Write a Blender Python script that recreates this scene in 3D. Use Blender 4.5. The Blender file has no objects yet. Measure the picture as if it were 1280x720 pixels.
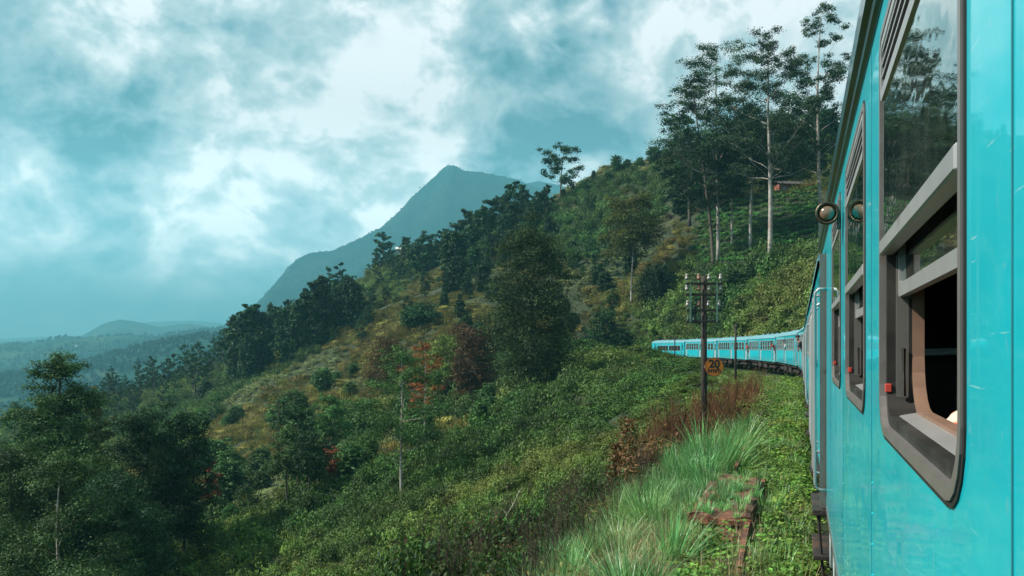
import bpy, bmesh, math, random
import numpy as np
from mathutils import Vector, Matrix, noise as mnoise

# ------------------------------------------------------------------ camera, world, sun
# world axes: +Y is the viewing direction, X to the right, Z up, rail top is z = 0
S = bpy.context.scene
EYE = 2.35
FPX = 1000.0            # focal length in pixels of the 1280 px wide photograph
HORIZ = 433.0
cam_d = bpy.data.cameras.new('camera')
cam = bpy.data.objects.new('camera', cam_d)
S.collection.objects.link(cam)
cam.location = (0, 0, EYE)
cam.rotation_euler = (math.radians(90), 0, 0)
cam_d.sensor_width = 36.0
cam_d.lens = 36.0 * FPX / 1280
cam_d.shift_y = (HORIZ - 360) / 1280.0
cam_d.clip_start = 0.02
cam_d.clip_end = 60000
S.camera = cam

SUN_AZ = math.radians(-94)      # from +Y, negative = to the left
SUN_EL = math.radians(43)
sun_dir = Vector((math.sin(SUN_AZ) * math.cos(SUN_EL), math.cos(SUN_AZ) * math.cos(SUN_EL), math.sin(SUN_EL)))
sd = bpy.data.lights.new('sun', 'SUN')
sd.energy = 5.0
sd.angle = math.radians(0.6)
sd.color = (1.0, 0.93, 0.82)
sun = bpy.data.objects.new('sun', sd)
sun.rotation_euler = (-sun_dir).to_track_quat('-Z', 'Y').to_euler()
sun.location = (-30, 20, 60)
S.collection.objects.link(sun)

S.view_settings.view_transform = 'Standard'
S.view_settings.look = 'None'
S.view_settings.exposure = 0.8
S.view_settings.gamma = 1.0
S.cycles.max_bounces = 5
S.cycles.diffuse_bounces = 2
S.cycles.glossy_bounces = 3
S.cycles.transmission_bounces = 2
S.cycles.transparent_max_bounces = 10
S.cycles.volume_bounces = 0
S.cycles.use_denoising = True
S.cycles.caustics_reflective = False
S.cycles.caustics_refractive = False


class NT:
    """tiny node helper"""
    def __init__(s, tree):
        s.t = tree; s.n = tree.nodes; s.l = tree.links
    def add(s, typ, **kw):
        nd = s.n.new(typ)
        for k, v in kw.items():
            setattr(nd, k, v)
        return nd
    def put(s, sock, v):
        if v is None: return
        if isinstance(v, bpy.types.NodeSocket): s.l.new(v, sock)
        elif isinstance(v, (tuple, list)):
            if len(sock.default_value) == 4 and len(v) == 3: v = (*v, 1)
            sock.default_value = v
        else: sock.default_value = v
    def math(s, op, a, b=None, c=None, clamp=False):
        nd = s.add('ShaderNodeMath', operation=op, use_clamp=clamp)
        s.put(nd.inputs[0], a); s.put(nd.inputs[1], b)
        if c is not None: s.put(nd.inputs[2], c)
        return nd.outputs[0]
    def vmath(s, op, a, b=None, scale=None):
        nd = s.add('ShaderNodeVectorMath', operation=op)
        s.put(nd.inputs[0], a); s.put(nd.inputs[1], b)
        if scale is not None: s.put(nd.inputs['Scale'], scale)
        return nd.outputs['Value'] if op in ('DOT_PRODUCT', 'LENGTH') else nd.outputs[0]
    def noise(s, vec, scale, detail=4, rough=.55, dist=0.0, lac=2.0):
        nd = s.add('ShaderNodeTexNoise')
        s.put(nd.inputs['Vector'], vec)
        nd.inputs['Scale'].default_value = scale; nd.inputs['Detail'].default_value = detail
        nd.inputs['Roughness'].default_value = rough; nd.inputs['Distortion'].default_value = dist
        nd.inputs['Lacunarity'].default_value = lac
        return nd
    def ramp(s, fac, stops, interp='LINEAR'):
        nd = s.add('ShaderNodeValToRGB'); s.put(nd.inputs[0], fac)
        cr = nd.color_ramp; cr.interpolation = interp
        while len(cr.elements) < len(stops): cr.elements.new(0.5)
        for e, (p, c) in zip(cr.elements, stops):
            e.position = p; e.color = (*c, 1) if len(c) == 3 else c
        return nd.outputs[0]
    def mix(s, fac, a, b, blend='MIX'):
        nd = s.add('ShaderNodeMix', data_type='RGBA', blend_type=blend)
        s.put(nd.inputs[0], fac); s.put(nd.inputs[6], a); s.put(nd.inputs[7], b)
        return nd.outputs[2]
    def smooth(s, x, lo, hi, a=0.0, b=1.0):
        nd = s.add('ShaderNodeMapRange', interpolation_type='SMOOTHSTEP')
        s.put(nd.inputs[0], x)
        for i, v in enumerate((lo, hi, a, b)): nd.inputs[i + 1].default_value = v
        return nd.outputs[0]


def pdir(px, py):
    v = Vector(((px - 640) / FPX, 1.0, (HORIZ - py) / FPX)); v.normalize(); return v


W = bpy.data.worlds.new('World'); S.world = W; W.use_nodes = True
nt = NT(W.node_tree)
for n_ in list(nt.n): nt.n.remove(n_)
wout = nt.add('ShaderNodeOutputWorld')
sky = nt.add('ShaderNodeTexSky', sky_type='NISHITA', sun_disc=False)
sky.sun_elevation = SUN_EL
sky.sun_rotation = SUN_AZ
sky.altitude = 800; sky.dust_density = 1.2
geo = nt.add('ShaderNodeTexCoord')
d_ = geo.outputs['Generated']
# cloud field: domain stretched so that clouds flatten towards the horizon
warp = nt.noise(d_, 2.6, 3, .5)
dw = nt.vmath('ADD', d_, nt.vmath('SCALE', nt.vmath('SUBTRACT', warp.outputs['Color'], (.5, .5, .5)), scale=.07))
dw = nt.vmath('MULTIPLY', dw, (1, 1, 1.35))


def cloud_field(off):
    p = nt.vmath('ADD', dw, off)
    a = nt.noise(p, 3.2, 2, .5).outputs['Fac']
    n_ = nt.noise(p, 7.0, 8, .56)
    q = nt.vmath('ADD', p, nt.vmath('SCALE', nt.vmath('SUBTRACT', n_.outputs['Color'], (.5, .5, .5)), scale=.12))
    v = nt.add('ShaderNodeTexVoronoi', feature='F1')
    nt.put(v.inputs['Vector'], q); v.inputs['Scale'].default_value = 6.5; v.inputs['Detail'].default_value = 3.0
    v.inputs['Roughness'].default_value = .55; v.inputs['Lacunarity'].default_value = 2.3; v.normalize = True
    puff = nt.math('SUBTRACT', .80, nt.math('MULTIPLY', v.outputs['Distance'], 1.2))
    return total([nt.math('MULTIPLY', a, .40), nt.math('MULTIPLY', n_.outputs['Fac'], .26), nt.math('MULTIPLY', puff, .34)])


def total(items):
    r = items[0]
    for i_ in items[1:]: r = nt.math('ADD', r, i_)
    return r


f0 = cloud_field((0, 0, 0))
f1 = cloud_field((-.024, 0, .034))


def blob(px, py, sx_deg, amp):
    """a soft patch in the sky round a direction"""
    dot = nt.vmath('DOT_PRODUCT', d_, tuple(pdir(px, py)))
    pw = 1.0 / (math.radians(sx_deg) ** 2)
    return nt.math('MULTIPLY', nt.math('POWER', nt.math('MAXIMUM', dot, 0.0), pw), amp)


def total(items):
    r = items[0]
    for i_ in items[1:]: r = nt.math('ADD', r, i_)
    return r


# thin places where blue shows, thick grey-blue bellies, and bright places
thin = total([blob(345, 38, 3.0, .12), blob(470, 25, 2.8, .17), blob(757, 5, 1.6, .30), blob(500, 70, 3, .05), blob(925, 95, 3.0, .10)])
thick = total([blob(85, 110, 3.8, .55), blob(130, 150, 4.0, .55), blob(20, 175, 4.0, .4), blob(125, 290, 3.0, .42), blob(585, 140, 3.6, .42), blob(640, 175, 3.6, .40),
               blob(450, 215, 2.8, .30), blob(320, 210, 2.6, .24), blob(60, 20, 3.0, .25), blob(740, 120, 3.6, .28), blob(860, 60, 4, .12), blob(300, 290, 4, .22), blob(210, 90, 2.6, .2)])
lit = total([blob(255, 80, 2.2, .25), blob(40, 255, 2.6, .30), blob(235, 175, 2.6, .22), blob(395, 190, 2.6, .25), blob(300, 260, 2.4, .14), blob(525, 25, 3.4, .22), blob(540, 180, 2.2, .22),
             blob(780, 40, 3.5, .20), blob(490, 110, 4.0, .22), blob(230, 320, 4.5, .22), blob(110, 60, 1.6, .25), blob(440, 60, 2.6, .2), blob(1000, 40, 6, .14), blob(420, 290, 4, .10)])
fwd = nt.smooth(f0, .36, .50)
relief = nt.math('MULTIPLY', nt.math('SUBTRACT', f0, f1), 7.0)
lum = nt.math('ADD', relief, .52)
lum = nt.math('ADD', lum, nt.math('MULTIPLY', nt.math('SUBTRACT', f0, .5), -1.3))
lum = nt.math('SUBTRACT', lum, nt.math('MULTIPLY', thick, .50))
lum = nt.math('ADD', lum, nt.math('MULTIPLY', nt.math('SUBTRACT', nt.smooth(nt.math('SUBTRACT', f0, nt.math('MULTIPLY', thick, .12)), .455, .50), .5), -.26))
lum = nt.math('ADD', lum, lit, clamp=True)
ccol = nt.ramp(lum, [(0, (.085, .21, .26)), (.24, (.19, .33, .385)), (.46, (.33, .45, .49)), (.70, (.50, .59, .615)), (1, (.88, .88, .89))])
cover = nt.smooth(nt.math('SUBTRACT', nt.math('ADD', f0, .10), thin), .20, .36)
sepz = nt.add('ShaderNodeSeparateXYZ'); nt.put(sepz.inputs[0], d_); elev = sepz.outputs[2]
skyc = nt.vmath('SCALE', sky.outputs[0], scale=.10)
skyc = nt.vmath('MULTIPLY', skyc, (.42, .92, .84))
bgc = nt.mix(cover, skyc, nt.vmath('SCALE', ccol, scale=nt.smooth(elev, .0, .30, 2.9, 1.05)))
bg = nt.add('ShaderNodeBackground')
nt.put(bg.inputs[0], bgc)
bg.inputs[1].default_value = 0.78
nt.l.new(bg.outputs[0], wout.inputs[0])

# ------------------------------------------------------------------ helpers
ROOT = S.collection


def lk(o):
    ROOT.objects.link(o); return o


def mesh_np(name, verts, faces, mats=(), smooth=False):
    """faces: (n,k) int array or list of tuples"""
    me = bpy.data.meshes.new(name)
    if isinstance(faces, np.ndarray):
        n, k = faces.shape
        me.vertices.add(len(verts)); me.vertices.foreach_set('co', np.asarray(verts, dtype=np.float32).ravel())
        me.loops.add(n * k); me.loops.foreach_set('vertex_index', faces.astype(np.int32).ravel())
        me.polygons.add(n); me.polygons.foreach_set('loop_start', np.arange(0, n * k, k, dtype=np.int32))
        me.update(calc_edges=True)
    else:
        me.from_pydata([tuple(v) for v in verts], [], faces); me.update()
    for m in mats: me.materials.append(m)
    if smooth: me.polygons.foreach_set('use_smooth', [True] * len(me.polygons))
    return me


def obj(name, me, parent=None, loc=(0, 0, 0), rz=0.0):
    o = bpy.data.objects.new(name, me); lk(o)
    o.location = loc; o.rotation_euler = (0, 0, rz)
    if parent: o.parent = parent
    return o


def tag(o, label=None, cat=None, group=None, kind=None):
    if label: o['label'] = label
    if cat: o['category'] = cat
    if group: o['group'] = group
    if kind: o['kind'] = kind
    return o


def thing(name, label, cat, loc=(0, 0, 0), rz=0.0, group=None):
    return tag(obj(name, None, None, loc, rz), label, cat, group)


def copy_tree(o, parent=None):
    c = o.copy(); lk(c)
    if parent: c.parent = parent
    for ch in list(o.children): copy_tree(ch, c)
    return c


class MB:
    """collects simple shapes, builds ONE mesh"""
    def __init__(s): s.v = []; s.f = []
    def add(s, vs, fs):
        b = len(s.v); s.v += [tuple(v) for v in vs]; s.f += [tuple(i + b for i in f) for f in fs]; return s
    def box(s, x0, x1, y0, y1, z0, z1):
        return s.add([(x0, y0, z0), (x1, y0, z0), (x1, y1, z0), (x0, y1, z0), (x0, y0, z1), (x1, y0, z1), (x1, y1, z1), (x0, y1, z1)],
                     [(0, 3, 2, 1), (4, 5, 6, 7), (0, 1, 5, 4), (1, 2, 6, 5), (2, 3, 7, 6), (3, 0, 4, 7)])
    def cbox(s, x0, x1, y0, y1, z0, z1, c=.01):
        bm = bmesh.new()
        bmesh.ops.create_cube(bm, size=1)
        for v in bm.verts: v.co = Vector(((x0 + x1) / 2 + v.co.x * (x1 - x0), (y0 + y1) / 2 + v.co.y * (y1 - y0), (z0 + z1) / 2 + v.co.z * (z1 - z0)))
        bmesh.ops.bevel(bm, geom=list(bm.edges), offset=c, segments=1, affect='EDGES')
        bm.verts.index_update()
        s.add([v.co for v in bm.verts], [tuple(v.index for v in f.verts) for f in bm.faces]); bm.free(); return s
    def tube(s, pts, rad, n=8, cap=True):
        pts = [Vector(p) for p in pts]
        if not isinstance(rad, (list, tuple)): rad = [rad] * len(pts)
        base = len(s.v); up = Vector((0.13, 0.21, 1)).normalized()
        for i, p in enumerate(pts):
            t = (pts[min(i + 1, len(pts) - 1)] - pts[max(i - 1, 0)]).normalized()
            a = t.cross(up)
            if a.length < .05: a = t.cross(Vector((1, 0.1, 0)))
            a.normalize(); b = t.cross(a)
            for k in range(n):
                an = 2 * math.pi * k / n
                s.v.append(tuple(p + (a * math.cos(an) + b * math.sin(an)) * rad[i]))
        for i in range(len(pts) - 1):
            for k in range(n):
                s.f.append((base + i * n + k, base + i * n + (k + 1) % n, base + (i + 1) * n + (k + 1) % n, base + (i + 1) * n + k))
        if cap:
            s.f.append(tuple(base + k for k in range(n))[::-1]); s.f.append(tuple(base + (len(pts) - 1) * n + k for k in range(n)))
        return s
    def lathe(s, prof, n=16, center=(0, 0, 0), axis='z'):
        base = len(s.v)
        for (r, h) in prof:
            for k in range(n):
                a = 2 * math.pi * k / n
                c = (r * math.cos(a), r * math.sin(a), h)
                if axis == 'y': c = (c[0], c[2], c[1])
                if axis == 'x': c = (c[2], c[0], c[1])
                s.v.append((c[0] + center[0], c[1] + center[1], c[2] + center[2]))
        for i in range(len(prof) - 1):
            for k in range(n):
                s.f.append((base + i * n + k, base + i * n + (k + 1) % n, base + (i + 1) * n + (k + 1) % n, base + (i + 1) * n + k))
        s.f.append(tuple(base + k for k in range(n))[::-1]); s.f.append(tuple(base + (len(prof) - 1) * n + k for k in range(n)))
        return s
    def mesh(s, name, mat, smooth=False):
        me = mesh_np(name, s.v, s.f, [mat] if mat else [], smooth)
        return me
    def build(s, name, mat, parent=None, smooth=False, loc=(0, 0, 0), rz=0):
        return obj(name, s.mesh(name, mat, smooth), parent, loc, rz)


# ------------------------------------------------------------------ materials
def mat_new(name):
    m = bpy.data.materials.new(name); m.use_nodes = True
    t = NT(m.node_tree)
    for n_ in list(t.n): t.n.remove(n_)
    out = t.add('ShaderNodeOutputMaterial')
    return m, t, out


def pbr(name, col, rough=.6, metal=0.0, var=.15, scale=6.0, bump=0.0, bscale=40.0, coat=0.0, spec=.5, col2=None, mixlo=.4, mixhi=.6, mixscale=3.0, detail=5, stretch=None):
    m, t, out = mat_new(name)
    tc = t.add('ShaderNodeTexCoord').outputs['Object']
    if stretch: tc = t.vmath('MULTIPLY', tc, stretch)
    nz = t.noise(tc, scale, detail).outputs['Fac']
    lo = tuple(c * (1 - var) for c in col); hi = tuple(min(1, c * (1 + var)) for c in col)
    c = t.ramp(nz, [(.3, lo), (.7, hi)])
    if col2:
        n2 = t.noise(tc, mixscale, 6, .65, .4).outputs['Fac']
        c = t.mix(t.smooth(n2, mixlo, mixhi), c, col2)
    b = t.add('ShaderNodeBsdfPrincipled')
    t.put(b.inputs['Base Color'], c)
    b.inputs['Roughness'].default_value = rough; b.inputs['Metallic'].default_value = metal
    b.inputs['Specular IOR Level'].default_value = spec
    b.inputs['Coat Weight'].default_value = coat; b.inputs['Coat Roughness'].default_value = .08
    if bump:
        bp = t.add('ShaderNodeBump'); bp.inputs['Strength'].default_value = bump; bp.inputs['Distance'].default_value = .01
        t.put(bp.inputs['Height'], t.noise(tc, bscale, 4).outputs['Fac']); t.l.new(bp.outputs[0], b.inputs['Normal'])
    t.l.new(b.outputs[0], out.inputs[0])
    return m


def leaf_mat(name, c1, c2, c3=None, patch=.02, trans=.15, rough=.6, gloss=.02, vs=.45):
    """c1..c2: from leaf to leaf; c3: in patches over the ground"""
    m, t, out = mat_new(name)
    g = t.add('ShaderNodeNewGeometry')
    rnd = g.outputs['Random Per Island']
    c = t.mix(rnd, c1, c2)
    if c3:
        nz = t.noise(g.outputs['Position'], patch, 4, .6).outputs['Fac']
        c = t.mix(t.smooth(nz, .42, .62), c, c3)
    oi = t.add('ShaderNodeObjectInfo').outputs['Random']
    hsv = t.add('ShaderNodeHueSaturation')
    t.put(hsv.inputs['Color'], c)
    nv = t.noise(g.outputs['Position'], vs, 3, .6).outputs['Fac']
    t.put(hsv.inputs['Value'], t.math('MULTIPLY', t.math('ADD', t.math('MULTIPLY', oi, .75), .62), t.smooth(nv, .34, .66, .55, 1.5)))
    t.put(hsv.inputs['Hue'], t.math('ADD', t.math('MULTIPLY', oi, .04), .48))
    c = hsv.outputs[0]
    d = t.add('ShaderNodeBsdfDiffuse'); t.put(d.inputs[0], c)
    tr = t.add('ShaderNodeBsdfTranslucent'); t.put(tr.inputs[0], t.mix(.5, c, tuple(min(1, x * 1.6) for x in c2)))
    mx = t.add('ShaderNodeMixShader'); mx.inputs[0].default_value = trans
    t.l.new(d.outputs[0], mx.inputs[1]); t.l.new(tr.outputs[0], mx.inputs[2])
    gl = t.add('ShaderNodeBsdfGlossy'); gl.inputs['Roughness'].default_value = rough
    gl.inputs[0].default_value = (.7, .8, .8, 1)
    m2 = t.add('ShaderNodeMixShader'); m2.inputs[0].default_value = gloss
    t.l.new(mx.outputs[0], m2.inputs[1]); t.l.new(gl.outputs[0], m2.inputs[2])
    t.l.new(m2.outputs[0], out.inputs[0])
    return m


M = {}
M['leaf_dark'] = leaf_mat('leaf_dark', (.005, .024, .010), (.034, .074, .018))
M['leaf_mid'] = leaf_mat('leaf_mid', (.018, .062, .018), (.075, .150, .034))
M['leaf_oak'] = leaf_mat('leaf_oak', (.004, .018, .006), (.050, .078, .016), vs=.6)
M['leaf_warm'] = leaf_mat('leaf_warm', (.030, .066, .014), (.150, .165, .030))
M['leaf_euc'] = leaf_mat('leaf_euc', (.014, .045, .022), (.065, .120, .048))
M['leaf_red'] = leaf_mat('leaf_red', (.15, .042, .014), (.30, .10, .03))
M['leaf_maroon'] = leaf_mat('leaf_maroon', (.030, .022, .010), (.10, .048, .016))
M['scrub_dark'] = leaf_mat('scrub_dark', (.006, .030, .008), (.075, .145, .026), (.060, .095, .020), .03, vs=.25)
M['scrub_mid'] = leaf_mat('scrub_mid', (.018, .066, .014), (.150, .220, .040), (.11, .130, .030), .03, vs=.25)
M['scrub_olive'] = leaf_mat('scrub_olive', (.090, .095, .022), (.26, .22, .055), (.20, .165, .05), .04, vs=.3)
M['scrub_pale'] = leaf_mat('scrub_pale', (.080, .12, .045), (.22, .25, .10), (.20, .19, .06), .03, vs=.3)
M['bracken'] = leaf_mat('bracken', (.055, .028, .014), (.20, .085, .035), (.10, .07, .03), .08, vs=1.0)
M['weed'] = leaf_mat('weed', (.035, .11, .018), (.14, .26, .045), (.13, .18, .03), .6, vs=1.5)
M['weed_dry'] = leaf_mat('weed_dry', (.13, .12, .045), (.26, .20, .09))
M['blade'] = leaf_mat('blade', (.034, .14, .036), (.20, .40, .14), (.18, .32, .09), .5, gloss=.05, rough=.4, vs=1.2)
M['blade_dry'] = leaf_mat('blade_dry', (.24, .19, .08), (.40, .33, .16), gloss=.08)
M['silver'] = leaf_mat('silver', (.10, .17, .11), (.24, .30, .22))
M['tea'] = leaf_mat('tea', (.020, .080, .018), (.085, .190, .036))
M['bark_pale'] = pbr('bark_pale', (.34, .31, .28), .8, var=.35, scale=1.2, bump=.5, bscale=8, col2=(.22, .12, .08), mixlo=.50, mixhi=.66, mixscale=.5)
M['bark_dark'] = pbr('bark_dark', (.085, .07, .055), .9, var=.35, scale=3, bump=.6, bscale=12)
M['stem_dark'] = pbr('stem_dark', (.045, .028, .020), .9, var=.3, scale=8)
M['stem_pale'] = pbr('stem_pale', (.50, .45, .36), .8, var=.2, scale=8)


def ground_mat():
    m, t, out = mat_new('ground')
    g = t.add('ShaderNodeNewGeometry').outputs['Position']
    a = t.noise(g, .035, 5, .6).outputs['Fac']; b = t.noise(g, .9, 6, .65).outputs['Fac']; c = t.noise(g, 9, 5, .6).outputs['Fac']
    col = t.ramp(a, [(.35, (.008, .022, .006)), (.5, (.016, .030, .008)), (.62, (.028, .032, .010))])
    col = t.mix(t.smooth(b, .5, .7), col, (.034, .028, .014))
    col = t.mix(t.math('MULTIPLY', t.smooth(c, .4, .65), .5), col, (.03, .045, .018))
    bs = t.add('ShaderNodeBsdfPrincipled'); t.put(bs.inputs['Base Color'], col); bs.inputs['Roughness'].default_value = .95
    bp = t.add('ShaderNodeBump'); bp.inputs['Strength'].default_value = .8; bp.inputs['Distance'].default_value = .12
    t.put(bp.inputs['Height'], c); t.l.new(bp.outputs[0], bs.inputs['Normal'])
    t.l.new(bs.outputs[0], out.inputs[0]); return m


def far_mat(name, cols, sc):
    m, t, out = mat_new(name)
    g = t.add('ShaderNodeNewGeometry').outputs['Position']
    a = t.noise(g, sc, 6, .62).outputs['Fac']; b = t.noise(g, sc * 9, 6, .7).outputs['Fac']
    col = t.ramp(a, [(.38, cols[0]), (.5, cols[1]), (.62, cols[2])])
    col = t.mix(t.math('MULTIPLY', t.smooth(b, .42, .6), .7), col, cols[0])
    bs = t.add('ShaderNodeBsdfDiffuse'); t.put(bs.inputs[0], col)
    bp = t.add('ShaderNodeBump'); bp.inputs['Strength'].default_value = 1; bp.inputs['Distance'].default_value = 8
    t.put(bp.inputs['Height'], b); t.l.new(bp.outputs[0], bs.inputs['Normal'])
    t.l.new(bs.outputs[0], out.inputs[0]); return m


M['ground'] = ground_mat()
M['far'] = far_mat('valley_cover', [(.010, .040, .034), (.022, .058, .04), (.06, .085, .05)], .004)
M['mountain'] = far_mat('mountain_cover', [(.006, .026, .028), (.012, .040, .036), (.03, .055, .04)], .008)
# ------------------------------------------------------------------ the track's path
HEAD0 = math.radians(19.8)
SIDE = 0.2                 # camera to carriage side
HALF = 1.45                # half width of a carriage
S_CURVE, R_CURVE = 47.0, 188.0
_fw = Vector((math.sin(HEAD0), math.cos(HEAD0))); _rt = Vector((math.cos(HEAD0), -math.sin(HEAD0)))


def path(s):
    """point on the track's centre line, heading"""
    c = _rt * (SIDE + HALF)
    if s <= S_CURVE:
        p = c + _fw * s; return p.x, p.y, HEAD0
    a = (s - S_CURVE) / R_CURVE
    p0 = c + _fw * S_CURVE
    cc = p0 - _rt * R_CURVE
    h = HEAD0 - a
    r = Vector((math.cos(h), -math.sin(h)))
    p = cc + r * R_CURVE
    return p.x, p.y, h


_PS = np.array([path(s) for s in np.arange(-60, 330, 2.0)])


def grade(s):
    """the line falls gently past the start of the curve"""
    return -.0035 * np.clip(np.asarray(s, float) - 50, 0, 120)


_KZ = grade(np.arange(-60, 330, 2.0))


def lat(X, Y, want_z=False):
    """signed distance from the track centre line, negative to the left (downhill)"""
    X = np.asarray(X, float); Y = np.asarray(Y, float)
    sh = X.shape; X = X.ravel(); Y = Y.ravel(); out = np.empty(X.shape); gz = np.empty(X.shape)
    for i in range(0, len(X), 40000):
        x = X[i:i + 40000]; y = Y[i:i + 40000]
        d2 = (x[:, None] - _PS[None, :, 0]) ** 2 + (y[:, None] - _PS[None, :, 1]) ** 2
        k = d2.argmin(1)
        gz[i:i + 40000] = _KZ[k]
        h = _PS[k, 2]; dx = x - _PS[k, 0]; dy = y - _PS[k, 1]
        side = dx * np.cos(h) - dy * np.sin(h)
        out[i:i + 40000] = np.sign(side) * np.sqrt(d2[np.arange(len(x)), k])
    # close to the line use the perpendicular part only
    return (out.reshape(sh), gz.reshape(sh)) if want_z else out.reshape(sh)


# ------------------------------------------------------------------ terrain
# (image x, image y, distance) of ground seen in the photograph
CP = [
 (700,720,12),(640,720,22),(560,720,34),(450,720,48),(350,720,60),(250,720,70),(120,720,84),(0,720,95),(-150,720,105),
 (600,650,45),(500,650,60),(400,650,74),(300,650,88),(150,650,112),(0,650,132),(-150,650,150),
 (700,600,45),(600,600,65),(500,600,82),(400,600,98),(250,600,128),(100,600,165),(-50,600,190),
 (800,550,40),(700,550,68),(600,550,90),(500,550,110),(400,550,128),(300,550,152),(200,550,188),(100,555,225),(0,560,250),
 (820,500,62),(750,500,84),(650,500,108),(550,500,130),(450,500,152),(350,500,182),(250,510,230),(150,512,275),(50,518,310),(-50,525,320),
 (830,462,92),(700,462,122),(600,462,142),(500,462,165),(420,465,192),(330,470,230),(270,470,290),(200,487,310),(120,500,330),(30,515,345),
 (800,430,145),(700,428,152),(600,420,165),(500,410,195),(450,405,225),(400,420,245),(340,440,260),(290,450,320),
 (800,400,168),(860,395,152),(920,395,135),(990,380,105),(960,345,132),(900,335,150),(1010,320,140),(950,262,180),(1010,250,175),
 (900,262,185),(850,192,255),(920,186,250),(1000,178,240),(1100,170,230),(760,212,268),(700,246,275),(640,275,285),(600,312,268),(560,345,262),
 (700,350,205),(750,380,182),(800,325,195),(800,262,230),(640,385,190),(860,300,180),
 (520,322,340),(480,330,355),(440,362,350),(400,395,340),(560,318,345),(500,370,290),(450,395,270),
]
BEHIND = [  # behind the skylines the land falls away
 (850,240,330),(920,240,330),(1000,235,320),(760,262,340),(700,290,350),(640,330,360),(560,400,430),(500,395,440),(440,420,430),(400,440,430),
 (340,480,400),(290,500,420),(200,540,420),(120,555,430),(30,570,440),(-100,575,440),(1100,230,320)]
pts, vals = [], []


def _coord(az, r):
    return (2.2 * math.sin(az), 2.2 * math.cos(az), 1.0 * math.log(r))


for px, py, D in CP + BEHIND:
    az = math.atan((px - 640) / FPX); r = D / math.cos(az)
    pts.append(_coord(az, r)); vals.append((HORIZ - py) / FPX * math.cos(az))
for az_d in range(-180, 180, 12):
    az = math.radians(az_d)
    for r in (2.5, 5, 9, 16, 30, 60, 120, 250, 430):
        if r > 10 and -36 < az_d < 30: continue
        X, Y = r * math.sin(az), r * math.cos(az)
        l = (X * math.cos(HEAD0) - Y * math.sin(HEAD0))
        z = -2.6
        if l < -2.8: z = -2.6 - .52 * (-l - 2.8)
        if l > 6: z = -2.6 + .55 * (l - 6)
        z = max(z, -45 - .12 * r) if z < 0 else min(z, 62 - .1 * max(0, r - 200))
        pts.append(_coord(az, r)); vals.append(z / r)
pts = np.array(pts); vals = np.array(vals)
_d = np.linalg.norm(pts[:, None] - pts[None], axis=2)
_A = _d + np.eye(len(pts)) * -1e-3
_n = len(pts)
_P = np.hstack([np.ones((_n, 1)), pts])
_K = np.block([[_A, _P], [_P.T, np.zeros((4, 4))]])
_sol = np.linalg.solve(_K, np.concatenate([vals, np.zeros(4)]))
_w, _c = _sol[:_n], _sol[_n:]


def vnoise(X, Y, f, seed=0):
    """smooth value noise, numpy"""
    x = X * f + seed * 17.3; y = Y * f - seed * 9.1
    xi = np.floor(x).astype(np.int64); yi = np.floor(y).astype(np.int64)
    u = x - xi; v = y - yi; u = u * u * (3 - 2 * u); v = v * v * (3 - 2 * v)
    def h(a, b):
        n = (a * 374761393 + b * 668265263 + seed * 1442695) & 0xffffffff
        n = ((n ^ (n >> 13)) * 1274126177) & 0xffffffff
        return ((n ^ (n >> 16)) & 0xffff) / 65535.0
    return (h(xi, yi) * (1 - u) + h(xi + 1, yi) * u) * (1 - v) + (h(xi, yi + 1) * (1 - u) + h(xi + 1, yi + 1) * u) * v - .5


def smoothstep(a, b, x):
    t = np.clip((x - a) / (b - a), 0, 1); return t * t * (3 - 2 * t)


def hill(X, Y):
    """world height of the hillside"""
    X = np.asarray(X, float); Y = np.asarray(Y, float); sh = X.shape
    x = X.ravel(); y = Y.ravel(); r = np.sqrt(x * x + y * y) + 1e-6
    q = np.stack([2.2 * x / r, 2.2 * y / r, np.log(np.maximum(r, 1.2))], 1)
    out = np.empty(len(x))
    for i in range(0, len(x), 20000):
        qq = q[i:i + 20000]
        dd = np.sqrt(((qq[:, None] - pts[None]) ** 2).sum(2))
        out[i:i + 20000] = dd @ _w + _c[0] + qq @ _c[1:]
    z = out * r + EYE
    amp = np.clip((r - 15) / 80, 0, 1)
    z += amp * (3.0 * vnoise(x, y, .035, 1) + 1.4 * vnoise(x, y, .09, 2)) + np.clip((r - 8) / 20, .05, 1) * (.5 * vnoise(x, y, .3, 3) + .25 * vnoise(x, y, .8, 4))
    l, gz = lat(x, y, True)
    along_ok = smoothstep(215, 190, np.hypot(x, y))
    wl = np.where(l < 0, smoothstep(-9.5, -4.2, l), smoothstep(8.5, 3.2, l)) * along_ok
    flat = gz - .25 + .05 * vnoise(x, y, 1.3, 5) - .35 * smoothstep(-3.2, -4.6, l)
    z = z * (1 - wl) + flat * wl
    # the edge of the sheet dives under the valley
    z -= 260 * smoothstep(430, 500, r)
    return z.reshape(sh)


def hz(x, y): return float(hill(np.array([x]), np.array([y]))[0])


_RS = np.concatenate([np.arange(4, 60, .6), np.arange(60, 430, 1.5)])


def hit(px, py, dmin=6, dmax=430):
    """where the line of sight through an image point meets the hillside"""
    X = (px - 640) / FPX * _RS; Z = EYE + (HORIZ - py) / FPX * _RS
    h = hill(X, _RS)
    k = np.where((h >= Z) & (_RS >= dmin) & (_RS <= dmax))[0]
    if len(k) == 0:
        m = (_RS >= dmin) & (_RS <= dmax); kk = np.where(m)[0]
        i = kk[np.argmin((Z - h)[kk] / _RS[kk])]
    else: i = k[0]
    return float(X[i]), float(_RS[i]), float(h[i])


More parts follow.
